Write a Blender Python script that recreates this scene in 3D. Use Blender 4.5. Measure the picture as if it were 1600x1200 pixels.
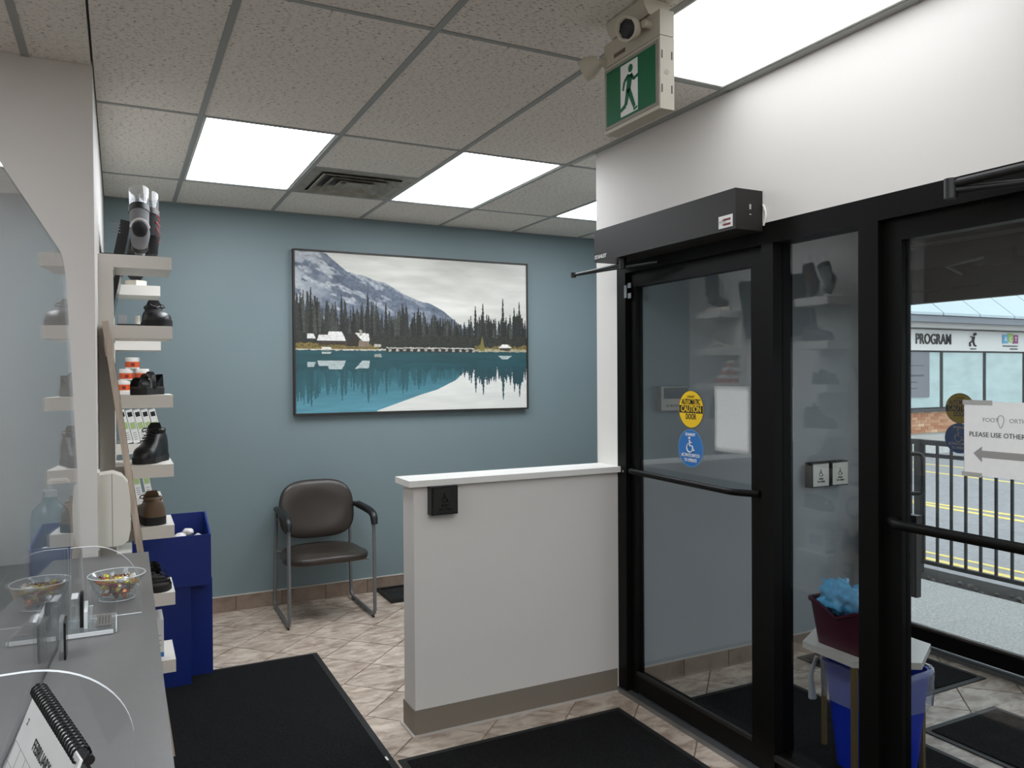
import bpy, bmesh, math, random
import numpy as np
from mathutils import Vector, Matrix, noise
random.seed(7); np.random.seed(7)
SC = bpy.context.scene
for o in list(bpy.data.objects): bpy.data.objects.remove(o)
COL = SC.collection
R = math.radians
# ------------------------------------------------------------------ camera
def cam_axes(yaw, pitch, roll):
    f = Vector((math.sin(yaw), math.cos(yaw), 0)); r = Vector((math.cos(yaw), -math.sin(yaw), 0)); u = Vector((0, 0, 1))
    f2 = f*math.cos(pitch) - u*math.sin(pitch); u2 = u*math.cos(pitch) + f*math.sin(pitch)
    r3 = r*math.cos(roll) + u2*math.sin(roll); u3 = u2*math.cos(roll) - r*math.sin(roll)
    return r3, u3, f2
cr, cu, cw = cam_axes(R(26.86), R(.61), R(-.373))
cd = bpy.data.cameras.new('camera'); cam = bpy.data.objects.new('camera', cd); COL.objects.link(cam)
M = Matrix.Identity(4)
for i in range(3): M[i][0] = cr[i]; M[i][1] = cu[i]; M[i][2] = -cw[i]
M[2][3] = 1.558
cam.matrix_world = M
cd.sensor_width = 36; cd.sensor_fit = 'HORIZONTAL'; cd.lens = 1212/1600*36; cd.clip_start = .02; cd.clip_end = 200
SC.camera = cam
# ------------------------------------------------------------------ world, exposure
w = bpy.data.worlds.new('overcast_sky'); SC.world = w; w.use_nodes = True
nt = w.node_tree; bg = nt.nodes['Background']; bg.inputs[0].default_value = (.90, .96, 1.0, 1); bg.inputs[1].default_value = 2.5
vs = SC.view_settings; vs.view_transform = 'Standard'; vs.look = 'None'; vs.exposure = 0.0; vs.gamma = 1; vs.use_curve_mapping = False
SC.display_settings.display_device = 'sRGB'
SC.cycles.transparent_max_bounces = 32; SC.cycles.max_bounces = 12; SC.cycles.diffuse_bounces = 5; SC.cycles.glossy_bounces = 6
SC.cycles.transmission_bounces = 8
LIGHT = 12.0
# ------------------------------------------------------------------ materials
MATS = {}
def srgb(h):
    if isinstance(h, str):
        h = h.lstrip('#'); v = [int(h[i:i+2], 16)/255 for i in (0, 2, 4)]
    else: v = [c/255 for c in h]
    return tuple(c/12.92 if c <= .04045 else ((c+.055)/1.055)**2.4 for c in v) + (1,)
def mat(name, col, rough=.5, metal=0, noise_scale=0, noise_amt=.12, bump=0, bump_scale=200, spec=.5, coat=0, stretch=(1, 1, 1), emit=None, es=0, coord='Object'):
    if name in MATS: return MATS[name]
    m = bpy.data.materials.new(name); m.use_nodes = True; MATS[name] = m
    n = m.node_tree.nodes; l = m.node_tree.links; b = n['Principled BSDF']
    c = srgb(col); b.inputs['Base Color'].default_value = c
    b.inputs['Roughness'].default_value = rough; b.inputs['Metallic'].default_value = metal
    b.inputs['Specular IOR Level'].default_value = spec; b.inputs['Coat Weight'].default_value = coat
    tc = n.new('ShaderNodeTexCoord'); mp = n.new('ShaderNodeMapping'); mp.inputs['Scale'].default_value = stretch
    l.new(tc.outputs[coord], mp.inputs[0])
    if noise_scale:
        t = n.new('ShaderNodeTexNoise'); t.inputs['Scale'].default_value = noise_scale; t.inputs['Detail'].default_value = 5
        l.new(mp.outputs[0], t.inputs['Vector'])
        r = n.new('ShaderNodeValToRGB')
        r.color_ramp.elements[0].position = .3; r.color_ramp.elements[1].position = .7
        r.color_ramp.elements[0].color = tuple(x*(1-noise_amt) for x in c[:3])+(1,)
        r.color_ramp.elements[1].color = tuple(min(1, x*(1+noise_amt)) for x in c[:3])+(1,)
        l.new(t.outputs['Fac'], r.inputs[0]); l.new(r.outputs[0], b.inputs['Base Color'])
    if bump:
        t = n.new('ShaderNodeTexNoise'); t.inputs['Scale'].default_value = bump_scale; t.inputs['Detail'].default_value = 3
        l.new(mp.outputs[0], t.inputs['Vector'])
        bp = n.new('ShaderNodeBump'); bp.inputs['Strength'].default_value = bump; bp.inputs['Distance'].default_value = .002
        l.new(t.outputs['Fac'], bp.inputs['Height']); l.new(bp.outputs[0], b.inputs['Normal'])
    if emit is not None:
        b.inputs['Emission Color'].default_value = srgb(emit); b.inputs['Emission Strength'].default_value = es
    return m
def glass(name, tint=(1, 1, 1), ior=1.5, rough=0.0, haze=0.0):
    """thin sheet: straight transmission plus Fresnel reflection on each face"""
    if name in MATS: return MATS[name]
    m = bpy.data.materials.new(name); m.use_nodes = True; MATS[name] = m
    n = m.node_tree.nodes; l = m.node_tree.links; n.clear()
    out = n.new('ShaderNodeOutputMaterial'); mix = n.new('ShaderNodeMixShader'); tr = n.new('ShaderNodeBsdfTransparent'); gl = n.new('ShaderNodeBsdfGlossy')
    tr.inputs[0].default_value = tint+(1,); gl.inputs['Roughness'].default_value = rough
    fr = n.new('ShaderNodeFresnel'); geo = n.new('ShaderNodeNewGeometry')
    mm = n.new('ShaderNodeMix'); mm.data_type = 'FLOAT'; mm.inputs[2].default_value = ior; mm.inputs[3].default_value = 1/ior
    l.new(geo.outputs['Backfacing'], mm.inputs[0]); l.new(mm.outputs[0], fr.inputs['IOR'])
    src = tr
    if haze:
        df = n.new('ShaderNodeBsdfDiffuse'); df.inputs[0].default_value = (.9, .93, .95, 1)
        m2 = n.new('ShaderNodeMixShader'); m2.inputs[0].default_value = haze
        l.new(tr.outputs[0], m2.inputs[1]); l.new(df.outputs[0], m2.inputs[2]); src = m2
    l.new(fr.outputs[0], mix.inputs[0]); l.new(src.outputs[0], mix.inputs[1]); l.new(gl.outputs[0], mix.inputs[2]); l.new(mix.outputs[0], out.inputs[0])
    return m
WHITE_PAINT = mat('painted_wall', (219, 215, 210), .6, bump=.15, bump_scale=350, noise_scale=1.5, noise_amt=.02)
TEAL = mat('teal_wall_paint', (119, 135, 139), .55, bump=.15, bump_scale=350, noise_scale=1.5, noise_amt=.03)
SHELFW = mat('white_shelf_laminate', (226, 222, 214), .4)
TRIMW = mat('white_trim_paint', (232, 230, 225), .4)
BRONZE = mat('dark_bronze_aluminium', (11, 10, 9), .45, 0, noise_scale=30, noise_amt=.1, spec=.16)
BRONZE2 = mat('bronze_operator_cover', (40, 38, 36), .5, 0, spec=.3)
RUBBERBASE = mat('taupe_rubber_base', (128, 119, 107), .6)
BLACK = mat('black_plastic', (18, 18, 19), .45)
BLACKG = mat('black_gloss', (12, 12, 13), .2)
COUNTER = mat('grey_counter_laminate', (108, 107, 106), .32, noise_scale=60, noise_amt=.03)
STEEL = mat('satin_steel', (150, 152, 154), .35, .85)
SILVER = mat('silver_paint', (120, 122, 124), .4, .4)
CHROME = mat('chrome', (200, 200, 200), .15, 1)
PAPER = mat('paper', (238, 238, 236), .8, noise_scale=12, noise_amt=.03)
def paper_mat():
    m = bpy.data.materials.new('thin_paper'); m.use_nodes = True; n = m.node_tree.nodes; l = m.node_tree.links; n.clear()
    out = n.new('ShaderNodeOutputMaterial'); mx = n.new('ShaderNodeMixShader'); a = n.new('ShaderNodeBsdfDiffuse'); b = n.new('ShaderNodeBsdfTranslucent'); mx.inputs[0].default_value = .15
    t = n.new('ShaderNodeTexNoise'); t.inputs['Scale'].default_value = 14; r = n.new('ShaderNodeValToRGB'); r.color_ramp.elements[0].color = (.9, .9, .89, 1); r.color_ramp.elements[1].color = (.97, .97, .96, 1)
    l.new(t.outputs['Fac'], r.inputs[0]); l.new(r.outputs[0], a.inputs[0]); l.new(r.outputs[0], b.inputs[0]); l.new(a.outputs[0], mx.inputs[1]); l.new(b.outputs[0], mx.inputs[2]); l.new(mx.outputs[0], out.inputs[0]); return m
THINPAPER = paper_mat()
INK = mat('black_ink', (25, 25, 27), .7)
GREYINK = mat('grey_ink', (150, 148, 146), .7)
WHITEINK = mat('white_ink', (240, 240, 238), .6)
GLASS = glass('door_glass', (.93, .945, .95), 1.52)
ACRYL = glass('clear_acrylic', (.975, .98, .985), 1.49)
CLEAR = glass('clear_plastic', (.93, .93, .95), 1.5, .03, haze=.08)
CUTGLASS = glass('cut_glass', (.93, .95, .95), 1.55, .02, haze=.05)
ACEDGE = mat('polished_edge_and_glint', (236, 240, 242), .25, noise_scale=0)  # white edge finish, also painted on as glints on bowl and award
def mat_tile(name, c1, c2, scale=9):
    m = bpy.data.materials.new(name); m.use_nodes = True; MATS[name] = m
    n = m.node_tree.nodes; l = m.node_tree.links; b = n['Principled BSDF']
    tc = n.new('ShaderNodeTexCoord'); oi = n.new('ShaderNodeObjectInfo')
    ad = n.new('ShaderNodeVectorMath'); ad.operation = 'ADD'
    sc = n.new('ShaderNodeVectorMath'); sc.operation = 'SCALE'; sc.inputs[3].default_value = 7
    cmb = n.new('ShaderNodeCombineXYZ')
    for i in range(3): l.new(oi.outputs['Random'], cmb.inputs[i])
    l.new(cmb.outputs[0], sc.inputs[0]); l.new(tc.outputs['Object'], ad.inputs[0]); l.new(sc.outputs[0], ad.inputs[1])
    mp = n.new('ShaderNodeMapping'); mp.inputs['Scale'].default_value = (1, 2.1, 1); mp.inputs['Rotation'].default_value = (0, 0, R(20)); l.new(ad.outputs[0], mp.inputs[0])
    t = n.new('ShaderNodeTexNoise'); t.inputs['Scale'].default_value = scale; t.inputs['Detail'].default_value = 7; t.inputs['Roughness'].default_value = .62; t.inputs['Distortion'].default_value = .6
    l.new(mp.outputs[0], t.inputs['Vector'])
    r = n.new('ShaderNodeValToRGB'); r.color_ramp.elements[0].position = .34; r.color_ramp.elements[1].position = .62
    r.color_ramp.elements[0].color = srgb(c1); r.color_ramp.elements[1].color = srgb(c2); l.new(t.outputs['Fac'], r.inputs[0])
    hs = n.new('ShaderNodeHueSaturation'); mr = n.new('ShaderNodeMapRange'); mr.inputs[3].default_value = .9; mr.inputs[4].default_value = 1.08
    l.new(oi.outputs['Random'], mr.inputs[0]); l.new(mr.outputs[0], hs.inputs['Value']); l.new(r.outputs[0], hs.inputs['Color']); l.new(hs.outputs[0], b.inputs['Base Color'])
    b.inputs['Roughness'].default_value = .42
    bp = n.new('ShaderNodeBump'); bp.inputs['Strength'].default_value = .25; bp.inputs['Distance'].default_value = .003; l.new(t.outputs['Fac'], bp.inputs['Height']); l.new(bp.outputs[0], b.inputs['Normal'])
    return m
TILE = mat_tile('beige_ceramic_tile', (146, 126, 110), (206, 192, 177))
BASETILE = mat_tile('brown_base_tile', (118, 101, 88), (150, 132, 117), 7)
GROUT = mat('tan_grout', (136, 116, 98), .9)
def mat_ceiling():
    m = bpy.data.materials.new('fissured_ceiling_tile'); m.use_nodes = True
    n = m.node_tree.nodes; l = m.node_tree.links; b = n['Principled BSDF']; b.inputs['Roughness'].default_value = .95; b.inputs['Specular IOR Level'].default_value = .1
    tc = n.new('ShaderNodeTexCoord'); mp = n.new('ShaderNodeMapping'); mp.inputs['Scale'].default_value = (1, 3.2, 1); l.new(tc.outputs['Object'], mp.inputs[0])
    t = n.new('ShaderNodeTexNoise'); t.inputs['Scale'].default_value = 52; t.inputs['Detail'].default_value = 2.5; t.inputs['Roughness'].default_value = .7; l.new(mp.outputs[0], t.inputs['Vector'])
    r = n.new('ShaderNodeValToRGB'); e = r.color_ramp.elements
    e[0].position = .335; e[0].color = srgb((92, 88, 82)); e[1].position = .40; e[1].color = srgb((232, 228, 220))
    x = e.new(.6); x.color = srgb((240, 236, 228)); l.new(t.outputs['Fac'], r.inputs[0])
    t2 = n.new('ShaderNodeTexNoise'); t2.inputs['Scale'].default_value = 180; l.new(tc.outputs['Object'], t2.inputs['Vector'])
    mx = n.new('ShaderNodeMix'); mx.data_type = 'RGBA'; mx.blend_type = 'MULTIPLY'; mx.inputs[0].default_value = .12
    l.new(r.outputs[0], mx.inputs[6]); l.new(t2.outputs['Fac'], mx.inputs[7]); l.new(mx.outputs[2], b.inputs['Base Color'])
    bp = n.new('ShaderNodeBump'); bp.inputs['Strength'].default_value = .8; bp.inputs['Distance'].default_value = .004; l.new(r.outputs[0], bp.inputs['Height']); l.new(bp.outputs[0], b.inputs['Normal'])
    return m
CEILT = mat_ceiling()
GRID = mat('grey_ceiling_grid', (150, 153, 150), .5)
def mat_mat():
    m = bpy.data.materials.new('black_loop_carpet'); m.use_nodes = True
    n = m.node_tree.nodes; l = m.node_tree.links; b = n['Principled BSDF']; b.inputs['Roughness'].default_value = .95; b.inputs['Specular IOR Level'].default_value = .15
    tc = n.new('ShaderNodeTexCoord'); v = n.new('ShaderNodeTexVoronoi'); v.inputs['Scale'].default_value = 160; l.new(tc.outputs['Object'], v.inputs['Vector'])
    r = n.new('ShaderNodeValToRGB'); r.color_ramp.elements[0].color = srgb((38, 38, 39)); r.color_ramp.elements[1].color = srgb((12, 12, 12)); r.color_ramp.elements[1].position = .7
    l.new(v.outputs['Distance'], r.inputs[0]); l.new(r.outputs[0], b.inputs['Base Color'])
    bp = n.new('ShaderNodeBump'); bp.inputs['Strength'].default_value = 1; bp.inputs['Distance'].default_value = .004; bp.invert = True; l.new(v.outputs['Distance'], bp.inputs['Height']); l.new(bp.outputs[0], b.inputs['Normal'])
    return m
CARPET = mat_mat()
RUBBER = mat('black_rubber', (20, 20, 20), .6)
# ------------------------------------------------------------------ mesh helpers
def link(o, parent=None):
    COL.objects.link(o)
    if parent: o.parent = parent
    return o
def finish(bm, name, material, parent=None, smooth=False, loc=None, bevel=0, bseg=2):
    if bevel:
        bmesh.ops.bevel(bm, geom=[e for e in bm.edges if len(e.link_faces) == 2 and e.calc_face_angle(0) > .6], offset=bevel, segments=bseg, affect='EDGES', profile=.6, clamp_overlap=True)
    bmesh.ops.recalc_face_normals(bm, faces=bm.faces[:])
    me = bpy.data.meshes.new(name); bm.to_mesh(me); bm.free()
    for m in (material if isinstance(material, (list, tuple)) else [material]): me.materials.append(m)
    if smooth:
        for p in me.polygons: p.use_smooth = True
        if smooth != 'all':
            try: me.set_sharp_from_angle(angle=R(smooth if smooth is not True else 40))
            except Exception: pass
    o = bpy.data.objects.new(name, me)
    if loc is not None: o.location = loc
    return link(o, parent)
def box(bm, x0, x1, y0, y1, z0, z1):
    v = [bm.verts.new((x, y, z)) for x in (x0, x1) for y in (y0, y1) for z in (z0, z1)]
    for f in ((0, 1, 3, 2), (4, 6, 7, 5), (0, 4, 5, 1), (2, 3, 7, 6), (0, 2, 6, 4), (1, 5, 7, 3)): bm.faces.new([v[i] for i in f])
    return v
def B(name, b, material, parent=None, bevel=0, loc=None, smooth=False):
    bm = bmesh.new(); box(bm, *b); return finish(bm, name, material, parent, smooth or (30 if bevel else False), loc, bevel)
def prism(bm, pts, axis, a, b):
    """pts 2D polygon; axis 0/1/2 is the extrusion axis"""
    def P(p, t):
        q = list(p); q.insert(axis, t); return q
    lo = [bm.verts.new(P(p, a)) for p in pts]; hi = [bm.verts.new(P(p, b)) for p in pts]; n = len(pts)
    bm.faces.new(lo); bm.faces.new(hi[::-1])
    for i in range(n): bm.faces.new((lo[i], lo[(i+1) % n], hi[(i+1) % n], hi[i]))
def PR(name, pts, axis, a, b, material, parent=None, bevel=0, smooth=False, loc=None):
    bm = bmesh.new(); prism(bm, pts, axis, a, b); return finish(bm, name, material, parent, smooth or (30 if bevel else False), loc, bevel)
def tube(bm, pts, r, seg=10, closed=False):
    pts = [Vector(p) for p in pts]; n = len(pts); rings = []; up = Vector((0, 0, 1)); prev = None
    for i, p in enumerate(pts):
        if closed: t = (pts[(i+1) % n]-pts[i-1]).normalized()
        else: t = (pts[min(i+1, n-1)]-pts[max(i-1, 0)]).normalized()
        a = prev if prev is not None else (up if abs(t.z) < .9 else Vector((1, 0, 0)))
        a = (a - t*a.dot(t))
        if a.length < 1e-6: a = Vector((0, 1, 0)) - t*t.y
        a.normalize(); prev = a; b = t.cross(a)
        rr = r[i] if isinstance(r, (list, tuple)) else r
        rings.append([bm.verts.new(p + (a*math.cos(2*math.pi*k/seg)+b*math.sin(2*math.pi*k/seg))*rr) for k in range(seg)])
    for i in range(n if closed else n-1):
        A = rings[i]; C = rings[(i+1) % n]
        for k in range(seg): bm.faces.new((A[k], A[(k+1) % seg], C[(k+1) % seg], C[k]))
    if not closed: bm.faces.new(rings[0][::-1]); bm.faces.new(rings[-1])
def T(name, pts, r, material, parent=None, seg=10, closed=False, loc=None):
    bm = bmesh.new(); tube(bm, pts, r, seg, closed); return finish(bm, name, material, parent, 50, loc)
def rounded_path(pts, rad, n=5, closed=False):
    pts = [Vector(p) for p in pts]; out = []
    N = len(pts)
    for i, p in enumerate(pts):
        if not closed and i in (0, N-1): out.append(p); continue
        a = pts[i-1]; c = pts[(i+1) % N]; d1 = (a-p); d2 = (c-p); r1 = min(rad, d1.length*.45); r2 = min(rad, d2.length*.45)
        p1 = p+d1.normalized()*r1; p2 = p+d2.normalized()*r2
        for k in range(n+1):
            t = k/n; out.append(p1*(1-t)**2+p*2*t*(1-t)+p2*t*t)
    return out
def lathe(bm, prof, seg=24, cx=0, cy=0, cap0=True, cap1=True):
    rings = []
    for r, z in prof: rings.append([bm.verts.new((cx+r*math.cos(2*math.pi*k/seg), cy+r*math.sin(2*math.pi*k/seg), z)) for k in range(seg)])
    for A, C in zip(rings, rings[1:]):
        for k in range(seg): bm.faces.new((A[k], A[(k+1) % seg], C[(k+1) % seg], C[k]))
    if cap0: bm.faces.new(rings[0][::-1])
    if cap1: bm.faces.new(rings[-1])
def L(name, prof, material, parent=None, seg=24, loc=None, cap0=True, cap1=True, rot=None, smooth=35):
    bm = bmesh.new(); lathe(bm, prof, seg, cap0=cap0, cap1=cap1)
    if rot: bmesh.ops.transform(bm, matrix=rot, verts=bm.verts[:])
    return finish(bm, name, material, parent, smooth, loc)
def sell(bm, a, b, c, e1=.5, e2=.5, nu=28, nv=14, f=None):
    """superellipsoid: a,b,c half sizes; f(v) warps"""
    def pw(v, e): return math.copysign(abs(v)**e, v)
    rows = []
    for i in range(1, nv):
        ph = -math.pi/2+math.pi*i/nv
        rows.append([bm.verts.new((a*pw(math.cos(ph), e1)*pw(math.cos(2*math.pi*k/nu), e2), b*pw(math.cos(ph), e1)*pw(math.sin(2*math.pi*k/nu), e2), c*pw(math.sin(ph), e1))) for k in range(nu)])
    lo = bm.verts.new((0, 0, -c)); hi = bm.verts.new((0, 0, c))
    for A, C in zip(rows, rows[1:]):
        for k in range(nu): bm.faces.new((A[k], A[(k+1) % nu], C[(k+1) % nu], C[k]))
    for k in range(nu): bm.faces.new((lo, rows[0][(k+1) % nu], rows[0][k])); bm.faces.new((hi, rows[-1][k], rows[-1][(k+1) % nu]))
    if f:
        for v in bm.verts: v.co = f(v.co.copy())
def SE(name, dims, material, parent=None, e1=.5, e2=.5, f=None, loc=None, nu=28, nv=14):
    bm = bmesh.new(); sell(bm, *dims, e1, e2, nu, nv, f); return finish(bm, name, material, parent, 'all', loc)
def text(name, body, size, material, matrix, parent=None, sx=1.0, depth=.0004, align='CENTER', bold=0.0, shear=0):
    cu_ = bpy.data.curves.new(name, 'FONT'); cu_.body = body; cu_.size = size; cu_.align_x = align; cu_.align_y = 'CENTER'; cu_.extrude = depth; cu_.offset = bold; cu_.resolution_u = 3; cu_.shear = shear
    t = bpy.data.objects.new(name, cu_); COL.objects.link(t)
    dg = bpy.context.evaluated_depsgraph_get(); me = bpy.data.meshes.new_from_object(t.evaluated_get(dg))
    bpy.data.objects.remove(t); bpy.data.curves.remove(cu_)
    me.name = name; me.materials.clear(); me.materials.append(material)
    me.transform(matrix @ Matrix.Diagonal((sx, 1, 1, 1)))
    return link(bpy.data.objects.new(name, me), parent)
def frame(o, right, up):
    """matrix: local x=right, y=up, z=normal"""
    r = Vector(right).normalized(); u = Vector(up).normalized(); n = r.cross(u); m = Matrix.Identity(4)
    for i in range(3): m[i][0] = r[i]; m[i][1] = u[i]; m[i][2] = n[i]; m[i][3] = o[i]
    return m
def tag(o, label, cat, group=None):
    o['label'] = label; o['category'] = cat
    if group: o['group'] = group
    return o
def thing(name, label, cat, loc=(0, 0, 0), rz=0, group=None):
    o = bpy.data.objects.new(name, None); o.empty_display_size = .05; o.location = loc; o.rotation_euler = (0, 0, rz); COL.objects.link(o)
    return tag(o, label, cat, group)
def st(o, kind='structure'):
    o['kind'] = kind; return o
def share(src, loc, parent, name=None, rot=None):
    o = src.copy(); o.location = loc
    if rot is not None: o.rotation_euler = rot
    if name: o.name = name
    COL.objects.link(o); o.parent = parent; return o
def clip(poly, x0, x1, y0, y1):
    def cut(p, ax, v, keep):
        out = []
        for i in range(len(p)):
            a = p[i]; b = p[(i+1) % len(p)]; ia = keep*(a[ax]-v) >= 0; ib = keep*(b[ax]-v) >= 0
            if ia: out.append(a)
            if ia != ib:
                t = (v-a[ax])/(b[ax]-a[ax]); out.append((a[0]+t*(b[0]-a[0]), a[1]+t*(b[1]-a[1])))
        return out
    for ax, v, k in ((0, x0, 1), (0, x1, -1), (1, y0, 1), (1, y1, -1)):
        poly = cut(poly, ax, v, k)
        if len(poly) < 3: return []
    return poly
# ------------------------------------------------------------------ key dimensions
ZC = 2.686; YB = 5.46; XD = 2.186; YW = 3.17; YW2 = 3.35; XL = -.075; YP = 3.2; XO = 4.06; ZK = .909
# ------------------------------------------------------------------ room shell
FT = .0
floor = st(B('floor', (-3.2, XO+.14, -3, YB+.1, -.12, -.004), GROUT)); floor['label'] = 'beige diagonal ceramic tile floor of the entrance and waiting area'
H = .4145; hh = H/2; g = .0032
bm = bmesh.new(); prism(bm, [(-hh+g*1.4, 0), (0, -hh+g*1.4), (hh-g*1.4, 0), (0, hh-g*1.4)], 2, -.006, 0)
tile0 = None
full = finish(bm, 'floor_tile', TILE, floor); proto_used = False
def lay(x0, x1, y0, y1):
    global proto_used
    i0 = int((x0-.79)/hh)-2; i1 = int((x1-.79)/hh)+2; j0 = int((y0-4.92)/hh)-2; j1 = int((y1-4.92)/hh)+2
    for i in range(i0, i1+1):
        for j in range(j0, j1+1):
            if (i+j) % 2 == 0: continue
            cx = .79+i*hh; cy = 4.92+j*hh
            d = hh-g*1.4; P = [(cx-d, cy), (cx, cy-d), (cx+d, cy), (cx, cy+d)]
            Q = clip(P, x0, x1, y0, y1)
            if not Q: continue
            ar = abs(sum(Q[k][0]*Q[(k+1) % len(Q)][1]-Q[(k+1) % len(Q)][0]*Q[k][1] for k in range(len(Q))))/2
            if ar < .0006: continue
            if ar > .995*2*d*d:
                if not proto_used: full.location = (cx, cy, 0); proto_used = True
                else: share(full, (cx, cy, 0), floor, 'floor_tile')
            else: PR('floor_tile', [(a-cx, b-cy) for a, b in Q], 2, -.006, 0, TILE, floor, loc=(cx, cy, 0))
lay(XL+.01, XD-.002, 1.9, YB-.002)
lay(XD+.13, XO-.05, 1.2, YW-.002)
# ceiling ---------------------------------------------------------------
TT = .6096; XA = .328; Y1 = 3.5986
ceiling = st(B('ceiling', (-3.2, 4.06, -3, YB+.1, ZC+.02, ZC+.1), mat('plenum', (90, 90, 88), .9)))
def room_rects(x0, x1, y0, y1):
    out = []
    for r in ((-3.2, XL, -3, YP), (XL, XD, -3, YB), (XD, 3.98, YW2, YB)):
        a, b, c, d = max(x0, r[0]), min(x1, r[1]), max(y0, r[2]), min(y1, r[3])
        if b-a > .004 and d-c > .004: out.append((a, b, c, d))
    # merge neighbours in x
    m = []
    for q in out:
        if m and abs(m[-1][1]-q[0]) < 1e-6 and m[-1][2:] == q[2:]: m[-1] = (m[-1][0], q[1])+q[2:]
        else: m.append(q)
    return m
LIGHTS = {(0, 0), (2, 0), (4, 0), (2, -2), (0, -3), (1, -4), (-1, -5), (-3, -2)}  # includes unseen panels added out of view to brighten the room
VENT = (1, 0)
for i in range(-6, 8):
    for j in range(-6, 2):
        if (i, j) in LIGHTS: continue
        x0 = XA+i*TT; y0 = Y1+j*2*TT
        spans = [(y0, y0+2*TT)] if (i, j) != VENT else [(y0, y0+TT)]
        for ya, yb in spans:
            for r in room_rects(x0, x0+TT, ya, yb):
                cx, cy = (r[0]+r[1])/2, (r[2]+r[3])/2
                B('ceiling_tile', (r[0]-cx+.004, r[1]-cx-.004, r[2]-cy+.004, r[3]-cy-.004, 0, .014), CEILT, ceiling, loc=(cx, cy, ZC+.004))
for i in range(-6, 8):
    x = XA+i*TT
    if x < XL: yr = (-3, YP)
    elif x < XD: yr = (-3, YB)
    elif x < 3.98: yr = (YW2, YB)
    else: continue
    if x > -3.2: B('grid_bar', (-.012, .012, yr[0], yr[1], 0, .02), GRID, ceiling, loc=(x, 0, ZC))
for j in range(-6, 2):
    y = Y1+j*2*TT
    if y < -3: continue
    xr = (-3.2 if y < YP else XL, XD if y < YW2 else 3.98)
    B('grid_bar', (xr[0], xr[1], -.010, .010, 0, .018), GRID, ceiling, loc=(0, y, ZC+.001))
B('grid_bar', (XA+TT, XA+2*TT, -.010, .010, 0, .018), GRID, ceiling, loc=(0, Y1+TT, ZC+.001))
B('edge_angle', (XL, 3.98, -.02, 0, 0, .018), GRID, ceiling, loc=(0, YB, ZC+.001))
B('edge_angle', (-.02, 0, -3, YW2, 0, .018), GRID, ceiling, loc=(XD, 0, ZC+.001))
# lights
DIFF = mat('lit_diffuser', (255, 252, 246), .5, emit=(244, 249, 255), es=LIGHT)
DIFF2 = mat('dimmer_lit_diffuser', (255, 252, 246), .5, emit=(244, 249, 255), es=LIGHT*.27)
LFRAME = mat('light_frame', (205, 205, 200), .4)
LBL = {(0, 0): 'lit fluorescent ceiling panel left of the air vent', (2, 0): 'lit fluorescent ceiling panel right of the air vent', (4, 0): 'lit ceiling panel partly hidden behind the white bulkhead', (2, -2): 'large lit ceiling panel behind the green running man sign',
       (0, -3): 'unseen lit ceiling panel added overhead beside the reception counter', (1, -4): 'unseen lit ceiling panel added behind the viewer near the right wall', (-1, -5): 'unseen lit ceiling panel added at the rear of the room', (-3, -2): 'unseen lit ceiling panel added over the reception desk at far left'}
for (i, j) in sorted(LIGHTS):
    x0 = XA+i*TT; y0 = Y1+j*2*TT; cx, cy = x0+TT/2, y0+TT
    t = thing('ceiling_light', LBL[(i, j)], 'ceiling light', (cx, cy, ZC+.002), 0, 'fluorescent troffer lights in the ceiling grid')
    bm = bmesh.new(); a, b = TT/2-.013, TT-.012
    for q in ((-a, -a+.012, -b, b), (a-.012, a, -b, b), (-a+.012, a-.012, -b, -b+.012), (-a+.012, a-.012, b-.012, b)): box(bm, *q, .002, .014)
    finish(bm, 'frame', LFRAME, t)
    B('diffuser', (-a+.0125, a-.0125, -b+.0125, b-.0125, .006, .010), DIFF2 if (i, j) == (2, -2) else DIFF, t)
# vent
cx, cy = XA+1.5*TT, Y1+1.5*TT
v = thing('air_vent', 'square metal ceiling air diffuser with concentric louvres', 'air vent', (cx, cy, ZC))
VENTM = mat('dusty_vent_metal', (150, 148, 138), .55, .2, noise_scale=14, noise_amt=.25)
def frust(bm, r0, z0, r1, z1, th=.004):
    a = [bm.verts.new((s*r0, t*r0, z0)) for s, t in ((-1, -1), (1, -1), (1, 1), (-1, 1))]; b = [bm.verts.new((s*r1, t*r1, z1)) for s, t in ((-1, -1), (1, -1), (1, 1), (-1, 1))]
    c = [bm.verts.new(q.co+Vector((0, 0, th))) for q in a]; d = [bm.verts.new(q.co+Vector((0, 0, th))) for q in b]
    for k in range(4):
        m_ = (k+1) % 4
        bm.faces.new((a[k], a[m_], b[m_], b[k])); bm.faces.new((c[k], d[k], d[m_], c[m_])); bm.faces.new((a[k], c[k], c[m_], a[m_])); bm.faces.new((b[k], b[m_], d[m_], d[k]))
bm = bmesh.new(); frust(bm, .292, .0, .235, .002); finish(bm, 'border', VENTM, v)
for r0, r1 in ((.225, .175), (.165, .115), (.105, .055)):
    bm = bmesh.new(); frust(bm, r0, -.012, r1, .022); finish(bm, 'louvre', VENTM, v)
B('centre_plate', (-.05, .05, -.05, .05, .0, .004), VENTM, v)
B('duct', (-.28, .28, -.28, .28, .032, .036), mat('dark_duct', (28, 27, 25), .8), v)
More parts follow.
